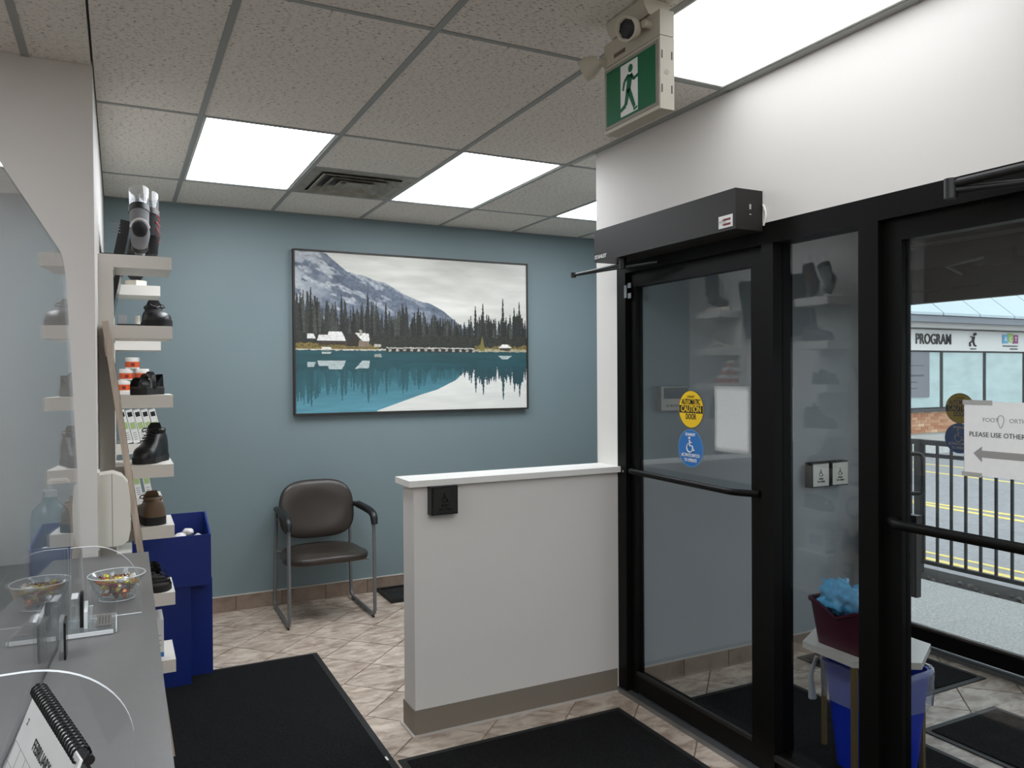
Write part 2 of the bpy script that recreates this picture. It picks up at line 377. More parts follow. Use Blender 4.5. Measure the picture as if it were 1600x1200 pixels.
# walls -------------------------------------------------------------------
st(B('wall_back', (XL-.1, 4.06, YB, YB+.1, -.12, ZC+.02), TEAL))['label'] = 'teal grey painted back wall behind the chair'
st(PR('wall_left', [(-3.2, YP), (XL, YP), (XL, YB), (XL-.12, YB), (XL-.12, YP+.12), (-3.2, YP+.12)], 2, -.12, ZC+.02, WHITE_PAINT))['label'] = 'off white wall end beside the shelves'
st(B('wall_far_left', (-3.3, -3.2, -3, YP+.12, -.12, ZC+.02), WHITE_PAINT))
st(B('wall_rear', (-3.2, XD+.12, -3.1, -3, -.12, ZC+.02), WHITE_PAINT))
st(B('wall_right', (3.98, 4.06, YW2, YB, -.12, ZC+.02), TEAL))
bulk = st(B('wall_entrance', (XD, XD+.12, -3, YW2, 2.13, ZC+.02), WHITE_PAINT)); bulk['label'] = 'white bulkhead wall above the glass entrance'
B('lower_wall', (XD, XD+.12, -3, .55, -.1, 2.13), WHITE_PAINT, bulk)
B('wall_end', (XD, XD+.12, YW-.0, YW2, 0, 2.13), TRIMW, bulk)
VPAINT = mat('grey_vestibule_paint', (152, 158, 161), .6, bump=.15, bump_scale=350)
wv = st(B('wall_vestibule', (XD+.12, XO, YW, YW2, -.1, ZC+.02), VPAINT)); wv['label'] = 'grey white side wall of the glass vestibule'
st(B('wall_vestibule_far', (XD+.12, XO+.12, .45, .55, -.1, ZC+.02), VPAINT))
st(B('ceiling_vestibule', (XD+.12, XO+.12, .55, YW, 2.5, 2.6), mat('vestibule_ceiling', (88, 88, 86), .8)))
# baseboards
bb = st(B('baseboard_back', (XL, 3.98, YB-.006, YB, 0, .104), GROUT)); bb['label'] = 'brown ceramic tile skirting along the teal wall'
bm = bmesh.new(); box(bm, -.147, .147, -.006, 0, 0, .098)
p0 = finish(bm, 'base_tile', BASETILE, bb, loc=(.333-.147+.148, YB-.006, .001)); x = p0.location.x
first = True
for k in range(-2, 14):
    xx = .372+.158+k*.3
    if first: p0.location.x = xx; first = False
    else: share(p0, (xx, YB-.006, .001), bb, 'base_tile')
B('skirting_cap', (XL, 3.98, YB-.014, YB, .1, .106), mat('skirting_edge', (190, 184, 176), .5), bb)
bv = st(B('baseboard_vestibule', (XD+.12, XO, YW-.006, YW, 0, .09), GROUT)); bv['label'] = 'ceramic tile skirting inside the glass vestibule'
for k in range(6):
    share(p0, (2.44+.153+k*.3-.16, YW-.006, -.006), bv, 'base_tile')
B('skirting_cap', (XD+.12, XO, YW-.013, YW, .09, .095), mat('skirting_edge', (190, 184, 176), .5), bv)
# half wall
HX0 = 1.127
hw = st(B('wall_half', (HX0, XD, YW, YW+.14, 0, 1.083), WHITE_PAINT)); hw['label'] = 'low white partition wall with white cap'
B('cap', (HX0-.028, XD, YW-.026, YW+.166, 1.083, 1.11), TRIMW, hw, bevel=.004)
PR('rubber_skirting', [(HX0-.005, YW-.005), (XD-.01, YW-.005), (XD-.01, YW+.145), (HX0-.005, YW+.145)], 2, 0, .112, RUBBERBASE, hw)
B('floor_bead', (HX0-.016, XD-.01, YW-.014, YW+.156, 0, .008), mat('skirting_edge', (190, 184, 176), .5), hw, bevel=.003)
# shelf backing panels
for k, (ya, yb) in enumerate(((3.70, 3.99), (4.75, 5.04))):
    st(B('trim_%d' % (k+1), (XL, -.018, ya, yb, 0, 2.085), SHELFW))['label'] = ('white vertical panel behind the nearer shelves', 'white vertical panel behind the farther shelves')[k]
# ------------------------------------------------------------------ entrance frame, doors
FX0, FX1 = XD, XD+.10
fr = st(B('trim_3', (FX0, FX1, .55, YW, 2.05, 2.13), BRONZE, bevel=.002)); fr['label'] = 'dark bronze storefront frame of the inner entrance'
def post(y0, y1, z0=0, z1=2.05, par=fr, x0=FX0, x1=FX1, name='post'): return B(name, (x0, x1, y0, y1, z0, z1), BRONZE, par, bevel=.003)
post(3.10, YW); post(2.15, 2.21); post(1.70, 1.775); post(.55, .66)
B('bolt_head', (FX0-.004, FX0, 3.115, 3.125, 1.085, 1.095), CHROME, fr)
B('contact_plate', (FX0-.003, FX0, 3.085, 3.105, 1.93, 1.99), STEEL, fr); B('contact_plate', (FX0-.003, FX0, 3.05, 3.074, 1.975, 1.998), STEEL, fr); B('contact_plate', (FX0-.003, FX0, 3.05, 3.074, 1.925, 1.95), STEEL, fr)
B('sill', (FX0-.012, FX1, 1.70, YW, 0, .022), STEEL, fr, bevel=.004)
B('bottom_rail', (FX0+.01, FX1-.01, 1.775, 2.15, .022, .12), BRONZE, fr, bevel=.003)
B('glazing_bead', (FX0-.002, FX0+.014, 1.775, 2.15, .10, .122), BRONZE2, fr, bevel=.003)
win = st(B('window_1', (FX0+.045, FX0+.051, 1.775, 2.15, .12, 2.05), GLASS)); win['label'] = 'narrow fixed glass sidelight between the two inner doors'
def door(name, y0, y1, sl, sr, xg, label, zt=2.05):
    """leaf between y0<y1 in plane x=xg; sr = stile at y0 side, sl = stile at y1 side"""
    d = st(B(name, (xg-.003, xg+.003, y0+sr, y1-sl, .12, zt-.07), GLASS)); d['label'] = label
    a, b = xg-.022, xg+.022
    B('stile', (a, b, y1-sl, y1, .02, zt), BRONZE, d, bevel=.003); B('stile', (a, b, y0, y0+sr, .02, zt), BRONZE, d, bevel=.003)
    B('top_rail', (a, b, y0+sr, y1-sl, zt-.07, zt), BRONZE, d, bevel=.003); B('bottom_rail', (a, b, y0+sr, y1-sl, .03, .12), BRONZE, d, bevel=.003)
    B('glazing_bead', (a-.004, a+.01, y0+sr, y1-sl, .112, .128), BRONZE2, d, bevel=.003)
    return d
XG = FX0+.049
d1 = door('door_1', 2.21, 3.10, .046, .082, XG, 'bronze framed glass inner door with caution decals')
T('push_bar', rounded_path([(XG-.022, 3.08, 1.098), (XG-.06, 3.05, 1.098), (XG-.075, 2.34, 1.092), (XG-.022, 2.25, 1.092)], .03), .014, BRONZE, d1)
d2 = door('door_2', .66, 1.70, .065, .065, XG, 'bronze framed glass inner door with paper notice and arrow')
T('push_bar', rounded_path([(XG-.022, 1.67, 1.085), (XG-.075, 1.62, 1.085), (XG-.075, .74, 1.082), (XG-.022, .70, 1.082)], .03), .016, BRONZE, d2)
# operator box
op = thing('door_operator', 'dark bronze automatic door operator box above the inner door', 'door operator', (2.118, 2.68, 2.1))
B('cover', (-.068, .066, -.48, .48, 0, .152), BRONZE2, op, bevel=.003)
T('hook_arm', [(-.03, .30, -.03), (-.10, .62, -.045)], .008, BLACK, op); T('hook_arm', [(-.10, .62, -.045), (.02, .10, -.04)], .007, BLACK, op)
L('pivot', [(.014, -.012), (.014, .012)], BLACK, op, 12, loc=(-.10, .62, -.045))
L('spindle', [(.018, -.05), (.018, 0)], BLACK, op, 12, loc=(-.03, .30, 0))
text('brand_lettering', 'STANLEY', .024, WHITEINK, frame((-.0690, .425, .022), (0, -1, 0), (0, 0, 1)), op, bold=.0008)
lb = B('maker_label', (-.0695, -.068, -.465, -.39, .012, .058), PAPER, op)
text('label_lettering', 'PSW', .018, GREYINK, frame((-.0697, -.412, .034), (0, -1, 0), (0, 0, 1)), op)
PR('label_stripe', [(-.455, .046), (-.42, .046), (-.408, .042), (-.42, .038), (-.455, .038)], 0, -.0702, -.0695, mat('maroon_ink', (120, 40, 48), .6), op)
PR('label_stripe', [(-.455, .028), (-.42, .028), (-.408, .024), (-.42, .020), (-.455, .020)], 0, -.0702, -.0695, mat('maroon_ink', (120, 40, 48), .6), op)
B('switch', (-.006, .004, -.486, -.48, .055, .095), CHROME, op)
B('switch_rocker', (-.005, .003, -.49, -.486, .06, .075), BLACK, op)
T('cable', rounded_path([(.064, -.485, .10), (.067, -.50, .06), (.064, -.487, .02)], .02), .004, TRIMW, op)
# closer arm on second door
ca = thing('door_closer_arm', 'black door closer arm above the second inner door', 'door closer', (2.06, 1.06, 2.07))
T('arm', [(0, .31, .01), (.07, -.25, .03)], .012, BLACK, ca); T('arm', [(0, .31, -.008), (.11, -.1, -.03)], .010, BLACK, ca); L('pivot', [(.018, -.03), (.018, .025)], BLACK, ca, 14, loc=(0, .31, 0))
B('closer_body', (.06, .124, -.42, -.12, -.04, .05), BLACK, ca, bevel=.006)
# ------------------------------------------------------------------ decals and notices on the inner doors
YEL = mat('yellow_decal', (250, 207, 20), .45); BLUE = mat('blue_decal', (42, 116, 190), .45)
def wheelchair(bm_parent, o, s, material, right=(0, -1, 0)):
    """accessibility symbol: o centre, s height"""
    r = Vector(right); u = Vector((0, 0, 1)); n = r.cross(u); o = Vector(o)
    def P(x, y): return o+r*x*s+u*y*s+n*.0004
    bm = bmesh.new()
    tube(bm, [P(-.06+.27*math.cos(a), -.2+.27*math.sin(a)) for a in np.linspace(R(115), R(350), 18)], .036*s, 6)
    tube(bm, [P(-.07, .28), P(-.05, -.08), P(.17, -.08), P(.29, -.36), P(.38, -.33)], .045*s, 6)
    tube(bm, [P(-.06, .12), P(.14, .12)], .035*s, 6)
    tube(bm, [P(-.075, .34), P(-.075, .46)], [.07*s, .07*s], 8)
    return finish(bm, 'symbol', material, bm_parent)
def decal(name, x, y, z, r, label, kind, dim=False):
    t = thing(name, label, 'decal', (x, y, z), 0, 'round door decals')
    def disc(nm, rr, m, d0, d1): return L(nm, [(rr, d0), (rr, d1)], m, t, 40, rot=Matrix.Rotation(R(-90), 4, 'Y'))
    if kind == 'y':
        disc('rim', r, INK, 0, .0004); disc('face', r*.97, YEL, .0003, .0007)
        hw_ = math.sqrt(1-.2**2)*r*.96
        B('band', (-.0011, -.0006, -hw_, hw_, -.2*r, .2*r), INK, t)
        for b_, s_, z_, m_, sx in (('STANLEY', .013, .66, INK, .9), ('AUTOMATIC', .034, .38, INK, .62), ('CAUTION', .038, 0, YEL, .78), ('DOOR', .034, -.40, INK, .68)):
            text('lettering', b_, s_, m_, frame((-.0014, 0, z_*r), (0, -1, 0), (0, 0, 1)), t, sx=sx, bold=.0006 if s_ > .02 else 0)
    else:
        disc('rim', r, mat('blue_decal_edge', (120, 165, 205), .5), 0, .0004); disc('face', r*.97, BLUE, .0003, .0007)
        text('lettering', 'STANLEY', .016, WHITEINK, frame((-.0014, 0, .72*r), (0, -1, 0), (0, 0, 1)), t, bold=.0005)
        text('lettering', 'ACTIVATE SWITCH', .020, WHITEINK, frame((-.0014, 0, -.38*r), (0, -1, 0), (0, 0, 1)), t, sx=.70, bold=.0004)
        text('lettering', 'TO OPERATE', .020, WHITEINK, frame((-.0014, 0, -.64*r), (0, -1, 0), (0, 0, 1)), t, sx=.70, bold=.0004)
        wheelchair(t, (-.0014, 0, .2*r), .072, WHITEINK)
    return t
GXF = XG-.0032
decal('caution_decal', GXF, 2.674, 1.406, .083, 'bright yellow round AUTOMATIC CAUTION DOOR decal on the inner glass door', 'y')
decal('accessibility_decal', GXF, 2.678, 1.235, .083, 'bright blue round wheelchair ACTIVATE SWITCH decal on the inner glass door', 'b')
decal('caution_decal', XO-.0035, 2.648, 1.366, .082, 'dark backlit round caution decal on the outer glass door', 'y')
decal('accessibility_decal', XO-.0035, 2.652, 1.203, .082, 'dark backlit round wheelchair decal on the outer glass door', 'b')
def sheet(name, x, ya, yb, za, zb, label, amp=.003, m=THINPAPER):
    bm = bmesh.new(); nx, nz = 10, 12; vs_ = []
    for i in range(nx+1):
        for k in range(nz+1):
            y = ya+(yb-ya)*i/nx; z = za+(zb-za)*k/nz
            d = amp*(noise.noise(Vector((y*9, z*9, x)))+.5)+(.002 if False else 0)
            vs_.append(bm.verts.new((x-.0012-abs(d), y, z)))
    for i in range(nx):
        for k in range(nz):
            q = i*(nz+1)+k; bm.faces.new((vs_[q], vs_[q+nz+1], vs_[q+nz+2], vs_[q+1]))
    bmesh.ops.solidify(bm, geom=bm.faces[:], thickness=.0004)
    o = finish(bm, name, m, None, 'all'); return tag(o, label, 'paper')
sheet('paper_sheet', GXF, 2.315, 2.521, 1.238, 1.510, 'blank white sheet of paper taped to the inner door glass', .004)
# notice with arrow
nt_ = thing('paper_notice', 'white paper notice with left arrow on the second inner door', 'notice', (GXF, 1.30, 1.366))
n1 = B('page', (-.0012, -.0004, -.143, .143, -.108, .108), THINPAPER, nt_)
TAPE = mat('grey_tape', (170, 170, 165), .5)
B('tape', (-.0018, -.0012, .06, .147, .098, .112), TAPE, nt_); B('tape', (-.0018, -.0012, .09, .15, -.113, -.1), TAPE, nt_)
NF = lambda y, z: frame((-.0014, y, z), (0, -1, 0), (0, 0, 1))
text('lettering', 'FOOT', .017, GREYINK, NF(.065, .055), nt_); text('lettering', 'ORTHOTICS', .017, GREYINK, NF(-.035, .055), nt_)
T('logo', [(-.0014, .036+.008*math.cos(a)*(1+.5*math.sin(a)), .052+.018*math.sin(a)) for a in np.linspace(0, 2*math.pi, 20)[:-1]], .0009, GREYINK, nt_, 5, closed=True)
text('lettering', 'PLEASE USE OTHER DOOR', .0195, INK, NF(.128, .012), nt_, align='LEFT', sx=.95)
PR('arrow', [(.115, -.043), (.09, -.022), (.09, -.034), (-.11, -.034), (-.11, -.054), (.09, -.054), (.09, -.068)], 0, -.0017, -.0012, GREYINK, nt_)
# ------------------------------------------------------------------ push plates
def push_plate(name, loc, normal, label, s=.115, group=None, dark=True, side=BLACK, depth=.045):
    rz = 0 if normal == '-y' else 0
    t = thing(name, label, 'push button', loc, 0, group)
    B('housing', (-s/2-.008, s/2+.008, -depth, 0, -s/2-.008, s/2+.008), side, t, bevel=.006)
    f = B('plate', (-s/2, s/2, -depth-.006, -depth, -s/2, s/2), mat('graphite_plate', (62, 62, 62), .35, .7) if dark else mat('brushed_plate', (178, 176, 170), .35, .7), t, bevel=.003)
    wheelchair(f, (0, -depth-.0066, .012), .042, BLACKG, (1, 0, 0)).name = 'symbol'
    for k, s_ in enumerate(('PUSH', 'TO OPEN')): text('lettering', s_, .014, BLACKG, frame((0, -depth-.0066, -.022-.016*k), (1, 0, 0), (0, 0, 1)), f, bold=.0004)
    return t
push_plate('push_plate', (1.252, YW, 1.020), '-y', 'black wheelchair push button box on the low partition', .108)
push_plate('push_plate', (3.535, YW, .985), '-y', 'left steel wheelchair push plate on the vestibule wall', .125, 'paired push plates in the vestibule', False)
push_plate('push_plate', (3.69, YW, .985), '-y', 'right steel wheelchair push plate on the vestibule wall', .125, 'paired push plates in the vestibule', False)
kp = thing('alarm_keypad', 'beige alarm keypad with dark screen on the vestibule wall', 'keypad', (2.515, YW, 1.437))
B('body', (-.085, .085, -.032, 0, -.06, .06), mat('beige_plastic', (196, 190, 178), .5), kp, bevel=.006); B('screen', (-.068, .085, -.034, -.031, .0, .055), BLACKG, kp)
for k in range(4): B('key', (-.05+k*.028, -.03+k*.028, -.036, -.031, -.042, -.03), mat('beige_key', (170, 165, 155), .5), kp)
ns = thing('posted_list', 'posted sheet of printed lines on the vestibule wall', 'paper', (3.31, YW, 1.33))
B('page', (-.06, .06, -.003, 0, -.15, .15), PAPER, ns)
for k in range(16): B('print_line', (-.05, .045-.02*(k % 3), -.0035, -.003, .125-k*.017, .130-k*.017), GREYINK, ns)
# ------------------------------------------------------------------ vestibule outer storefront
fo = st(B('trim_4', (XO-.05, XO+.05, .55, YW, 2.02, 2.14), BRONZE)); fo['label'] = 'dark bronze frame of the outer glass entrance'
for y0, y1 in ((3.06, YW), (1.86, 1.96), (.55, .65)): B('post', (XO-.05, XO+.05, y0, y1, 0, 2.02), BRONZE, fo, bevel=.003)
B('upper_panel', (XO-.04, XO+.06, .55, YW, 2.14, 2.5), mat('dark_spandrel', (44, 45, 46), .5), fo)
B('sill', (XO-.06, XO+.06, .55, YW, 0, .02), STEEL, fo)
B('cross_rail', (XO-.056, XO-.04, .55, YW, 2.26, 2.28), SILVER, fo)
d3 = door('door_3', 1.96, 3.06, .07, .07, XO, 'bronze framed outer glass door with dark backlit decals', 2.02)
d4 = st(B('window_2', (XO-.003, XO+.003, .65, 1.86, .12, 2.02), GLASS)); d4['label'] = 'outer glass pane beside the outer door'
B('bottom_rail', (XO-.022, XO+.022, .65, 1.86, .02, .12), BRONZE, d4)
T('pull_handle', rounded_path([(XO+.02, 3.0, 1.09), (XO+.06, 2.91, 1.09), (XO+.06, 2.91, .86), (XO+.02, 3.0, .86)], .03), .013, BLACK, d3)
oc = thing('door_closer_arm', 'slim closer arm on the outer door header seen through glass', 'door closer', (XO-.09, 2.62, 2.13))
T('arm', [(0, .05, .0), (.0, -.16, .02)], .008, STEEL, oc); T('arm', [(0, .05, 0), (.02, -.03, -.05)], .007, STEEL, oc); B('closer_body', (.0, .04, -.3, -.1, -.02, .05), BLACK, oc)
bx_ = thing('black_panel_box', 'black rectangular box at the left of the outer door', 'box', (XO-.075, 2.92, .3))
B('body', (-.02, .02, -.08, .12, 0, .42), BLACK, bx_, bevel=.004); B('lid', (-.024, .024, -.084, .124, .42, .46), BLACK, bx_, bevel=.004)
sg = thing('header_sticker', 'small pale rectangular sticker above the outer door', 'sticker', (XO-.052, 2.32, 2.34))
B('plate', (-.002, 0, -.06, .06, -.03, .03), mat('dull_sticker', (120, 122, 120), .6), sg)
for k in range(3): B('print_line', (-.0026, -.002, -.04, .045, -.018+k*.016, -.012+k*.016), INK, sg)
# ------------------------------------------------------------------ exterior
st(B('ground_sidewalk', (XO+.07, 5.45, -6, 16, -.14, -.012), mat('concrete', (172, 172, 169), .9, noise_scale=70, noise_amt=.3, bump=.5, bump_scale=60)))['label'] = 'pale concrete sidewalk outside the outer door'
st(B('ground_planting_strip', (5.45, 5.86, -6, 16, -.2, -.03), mat('dark_mulch', (34, 33, 31), 1, noise_scale=60, noise_amt=.6, bump=1, bump_scale=80)))['label'] = 'dark gravel strip under the railing'
lot = st(B('ground_parking_lot', (5.86, 60, -30, 40, -.25, -.15), mat('asphalt', (143, 144, 145), .9, noise_scale=18, noise_amt=.15, bump=.5, bump_scale=80))); lot['label'] = 'light grey asphalt parking lot'
YLINE = mat('yellow_road_paint', (226, 205, 120), .8, noise_scale=20, noise_amt=.1)
def stripe(a, b, wd=.12):
    a = Vector((a[0], a[1], 0)); b = Vector((b[0], b[1], 0)); d = (b-a).normalized(); n_ = Vector((-d.y, d.x, 0))*wd/2
    PR('painted_line', [tuple((a+n_)[:2]), tuple((b+n_)[:2]), tuple((b-n_)[:2]), tuple((a-n_)[:2])], 2, -.151, -.146, YLINE, lot)
stripe((6.6, -4), (6.6, 14)); stripe((6.85, -4), (6.85, 14), .06)
for xa_, xb_ in ((8.6, 9.6), (9.9, 9.3), (11.6, 12.6), (14.2, 13.4)): stripe((xa_, -4), (xb_, 11), .10)
st(B('ground_kerb', (13.0, 40, 10.6, 11.6, -.15, .05), mat('kerb_concrete', (196, 196, 192), .9, noise_scale=10, noise_amt=.1)))['label'] = 'pale concrete kerb in front of the shops'
# scattered gravel
gm = mat('gravel_stone', (96, 92, 86), .9)
for k in range(46):
    bm = bmesh.new(); bmesh.ops.create_icosphere(bm, subdivisions=1, radius=.012+.018*random.random())
    for v_ in bm.verts: v_.co *= random.uniform(.7, 1.2)
    o = finish(bm, 'gravel_stone', gm, None, False, (5.50+random.choice((0, .05, .1)), 2.3+k*.075+random.uniform(-.004, .004), -.022))
    tag(o, 'small grey stone lying in the dark strip below the railing', 'stone', 'loose stones below the railing')
# railing
ra = thing('railing', 'black metal picket railing along the sidewalk', 'railing', (5.7, 3, -.03))
RM = mat('black_railing_paint', (22, 22, 23), .5)
B('top_rail', (-.022, .022, -5, 5, 1.02, 1.06), RM, ra); B('second_rail', (-.016, .016, -5, 5, .925, .955), RM, ra); B('bottom_rail', (-.018, .018, -5, 5, .075, .105), RM, ra)
b0 = None
for k in range(-22, 24):
    y = .903+k*.114
    if b0 is None: b0 = B('picket', (-.0085, .0085, -.0085, .0085, .1, 1.02), RM, ra, loc=(0, y, 0))
    else: share(b0, (0, y, 0), ra, 'picket')
for y in (-4.9, -1.2, 1.06, 4.9): B('post', (-.026, .026, y-.026, y+.026, 0, 1.06), RM, ra)
# far shop building (faces -Y)
bd = thing('shop_building', 'strip mall shop across the parking lot with PROGRAM sign', 'building', (18, 11.7, -.15))
def bB(name, x0, x1, y0, y1, z0, z1, m, par=bd, **k): return B(name, (x0-18, x1-18, y0-11.7, y1-11.7, z0+.15, z1+.15), m, par, **k)
bB('wall', 11, 30, 11.75, 14, -.1, 2.6, mat('shop_wall', (205, 205, 200), .8))
SIGNW = mat('sign_white', (216, 215, 212), .5)
bB('sign_board', 11, 30, 11.6, 11.75, 2.08, 2.56, SIGNW)
bB('gutter', 11, 30, 11.2, 11.7, 2.70, 2.84, mat('gutter_grey', (118, 124, 132), .5)); bB('soffit', 11, 30, 11.3, 11.75, 2.58, 2.70, mat('soffit_grey', (170, 168, 165), .7))
bB('light_bar', 11, 30, 11.5, 11.56, 2.575, 2.605, BLACK)
ROOFM = mat('pale_metal_roof', (178, 194, 200), .5, .0)
seams = []
for k in range(14):
    xa = 11.2+k*1.33
    PR('roof_panel', [(11.15-11.7, 2.85+.15), (13.2-11.7, 4.6+.15), (13.2-11.7, 4.66+.15), (11.15-11.7, 2.91+.15)], 0, xa-18, xa+1.29-18, ROOFM, bd)
bB('roof_backing', 11, 30, 11.4, 11.5, 2.84, 3.0, mat('seam_dark', (90, 100, 108), .6))
PR('roof_backing', [(11.2-11.7, 2.84+.15), (13.2-11.7, 4.56+.15), (13.3-11.7, 4.56+.15), (11.3-11.7, 2.84+.15)], 0, -7, 12, mat('seam_dark', (90, 100, 108), .6), bd)
PANE = mat('frosted_pane', (176, 198, 197), .25, noise_scale=1.6, noise_amt=.12, stretch=(1, 1, 2.4))
for k, (xa, xb) in enumerate(((13.7, 15.6), (15.7, 17.15), (17.28, 18.78), (18.92, 20.4), (20.55, 22.1), (22.2, 23.8))):
    f = bB('window_frame', xa-.06, xb+.06, 11.7, 11.76, .70, 2.10, BLACK)
    bB('pane', xa, xb, 11.685, 11.7, .76, 2.04, PANE, f)
bB('window_sill', 13, 25, 11.62, 11.75, .66, .73, mat('sill_dark', (60, 62, 64), .6))
po = bB('poster', 15.6, 16.75, 11.66, 11.685, 1.0, 2.04, mat('grey_poster', (122, 124, 130), .7))
for z_ in (1.72, 1.5, 1.48, 1.34, 1.2): bB('poster_print', 15.75, 16.55 if z_ > 1.4 else 16.3, 11.655, 11.66, z_, z_+.02, mat('poster_ink', (84, 86, 92), .7), po)
bB('mortar', 13, 25, 11.70, 11.75, .16, .70, mat('mortar', (190, 180, 168), .9))
BR = [mat('brick_%s' % n_, c_, .9, noise_scale=8, noise_amt=.1) for n_, c_ in (('tan', (186, 140, 106)), ('orange', (172, 116, 82)), ('pale', (206, 172, 142)))]
bproto = {}
for r_ in range(7):
    for k in range(30):
        m_ = random.choice([0, 0, 1, 1, 2]); x_ = 15.2+k*.235+(.117 if r_ % 2 else 0); z_ = .175+r_*.075
        if m_ not in bproto: bproto[m_] = bB('brick', 18, 18.225, 11.685, 11.71, -.15, -.15+.066, BR[m_]); bproto[m_].location = (x_-18, 0, z_+.15)
        else: share(bproto[m_], (x_-18, 0, z_+.15), bd, 'brick')
TF = lambda x, z: frame((x-18, 11.59-11.7, z+.15), (1, 0, 0), (0, 0, 1))
text('lettering', 'PROGRAM', .34, INK, TF(16.80, 2.33), bd, sx=.80, bold=.004, depth=.01)
text('lettering', '.', .34, INK, TF(15.93, 2.33), bd, bold=.01, depth=.01)
bm = bmesh.new()   # running child logo
def pt(x, z): return (x-18, -.115, z+.15)
tube(bm, [pt(18.30, 2.5), pt(18.32, 2.46)], .045, 8); tube(bm, [pt(18.27, 2.42), pt(18.24, 2.32)], .035, 8); tube(bm, [pt(18.26, 2.40), pt(18.16, 2.42)], .016, 6); tube(bm, [pt(18.24, 2.32), pt(18.12, 2.27), pt(18.14, 2.19)], .022, 6); tube(bm, [pt(18.25, 2.32), pt(18.30, 2.22), pt(18.36, 2.20)], .02, 6); tube(bm, [pt(18.16, 2.13), pt(18.36, 2.13)], .012, 6)
finish(bm, 'runner_logo', INK, bd)
for k, (ch, c_) in enumerate((('A', (90, 165, 200)), ('C', (150, 185, 80)), ('T', (140, 60, 110)))):
    q = bB('logo_block', 19.42+k*.21, 19.63+k*.21, 11.58, 11.6, 2.28+(.03 if k == 1 else 0), 2.49+(.03 if k == 1 else 0), mat('logo_colour_%d' % k, c_, .6)); text('logo_letter', ch, .16, WHITEINK, frame((19.525+k*.21-18, 11.575-11.7, 2.38+.15), (1, 0, 0), (0, 0, 1)), bd, depth=.003)
for k in range(2): bB('logo_caption', 19.44+k*.3, 20.04, 11.585, 11.6, 2.2-k*.07, 2.225-k*.07, INK)
# ------------------------------------------------------------------ exit sign
EXB = mat('cream_housing', (198, 192, 176), .5); GREEN = mat('exit_green', (0, 104, 66), .4)
ex = thing('exit_sign', 'green running man exit sign with emergency lamp heads', 'exit sign', (1.457, 1.995, 2.345))
B('housing', (-.025, .027, -.147, .147, 0, .215), EXB, ex, bevel=.003); B('battery_box', (-.025, .027, -.147, .147, .217, .292), EXB, ex, bevel=.003)
PR('ceiling_canopy', [(-.05, .341), (.05, .341), (.045, .318), (.03, .295), (-.03, .295), (-.045, .318)], 1, -.1, .1, EXB, ex)
B('rim', (-.0275, -.025, -.14, .14, .012, .205), mat('sign_rim', (150, 146, 136), .5), ex); B('green_panel', (-.029, -.027, -.128, .128, .022, .195), GREEN, ex)
PR('white_door', [(.048, .028), (-.042, .028), (-.042, .188), (.048, .188)], 0, -.0300, -.029, WHITEINK, ex)
bm = bmesh.new()
def limb(pts, ws):
    for (p, q), (w0, w1) in zip(zip(pts, pts[1:]), zip(ws, ws[1:])):
        d = Vector((q[0]-p[0], q[1]-p[1])).normalized(); n_ = Vector((-d.y, d.x))
        prism(bm, [(p[0]+n_.x*w0, p[1]+n_.y*w0), (q[0]+n_.x*w1, q[1]+n_.y*w1), (q[0]-n_.x*w1, q[1]-n_.y*w1), (p[0]-n_.x*w0, p[1]-n_.y*w0)], 0, -.0312, -.0299)
prism(bm, [(-.006+.0115*math.cos(a), .166+.0125*math.sin(a)) for a in np.linspace(0, 6.283, 19)[:-1]], 0, -.0312, -.0299)
limb([(-.004, .148), (.006, .100)], [.013, .011])
limb([(-.008, .147), (-.022, .128), (-.046, .134)], [.006, .005, .004])
limb([(.004, .147), (.026, .134), (.034, .108)], [.006, .005, .004])
limb([(.004, .104), (-.010, .074), (-.026, .042)], [.009, .008, .006])
limb([(.008, .104), (.016, .070), (.020, .058), (.054, .046)], [.009, .008, .007, .005])
limb([(-.022, .034), (-.040, .038)], [.004, .003])
finish(bm, 'running_figure', GREEN, ex)
for k, (y, z, ry) in enumerate(((-.055, .262, 0), (.165, .235, 1))):
    rot = Matrix.Rotation(R(-90 if k == 0 else -60), 4, 'Y') @ Matrix.Identity(4)
    if k == 1: rot = Vector((-.55, .75, -.35)).to_track_quat('Z', 'Y').to_matrix().to_4x4()
    if k == 0: rot = Vector((-.9, -.35, -.3)).to_track_quat('Z', 'Y').to_matrix().to_4x4()
    h_ = L('lamp_head', [(.018, -.02), (.03, 0), (.036, .02), (.036, .042), (.031, .042), (.029, .034)], EXB, ex, 20, loc=(-.055 if k == 0 else -.05, y, z), rot=rot)
    L('lens', [(.029, .034), (.018, .038), (.0, .039)][:2], mat('lamp_lens', (60, 60, 62), .12, .6, bump=.6, bump_scale=120), h_, 8, rot=rot)
    L('knuckle', [(.012, -.02), (.012, .02)], EXB, ex, 12, loc=(-.03, y-(.045 if k == 0 else .02), z), rot=Matrix.Rotation(R(-90), 4, 'Y'))
B('label_strip', (-.0262, -.025, .03, .09, .232, .244), mat('label_brown', (110, 100, 88), .6), ex)
for z_ in (.06, .16):
    for x_ in (-.018, .018): B('slot', (x_-.002, x_+.002, -.1478, -.147, z_-.012, z_+.012), mat('slot_dark', (90, 84, 74), .7), ex)
L('knockout', [(.008, 0), (.008, .0008)], mat('knockout', (176, 170, 156), .5), ex, 16, loc=(0, -.147, .11), rot=Matrix.Rotation(R(90), 4, 'X'))
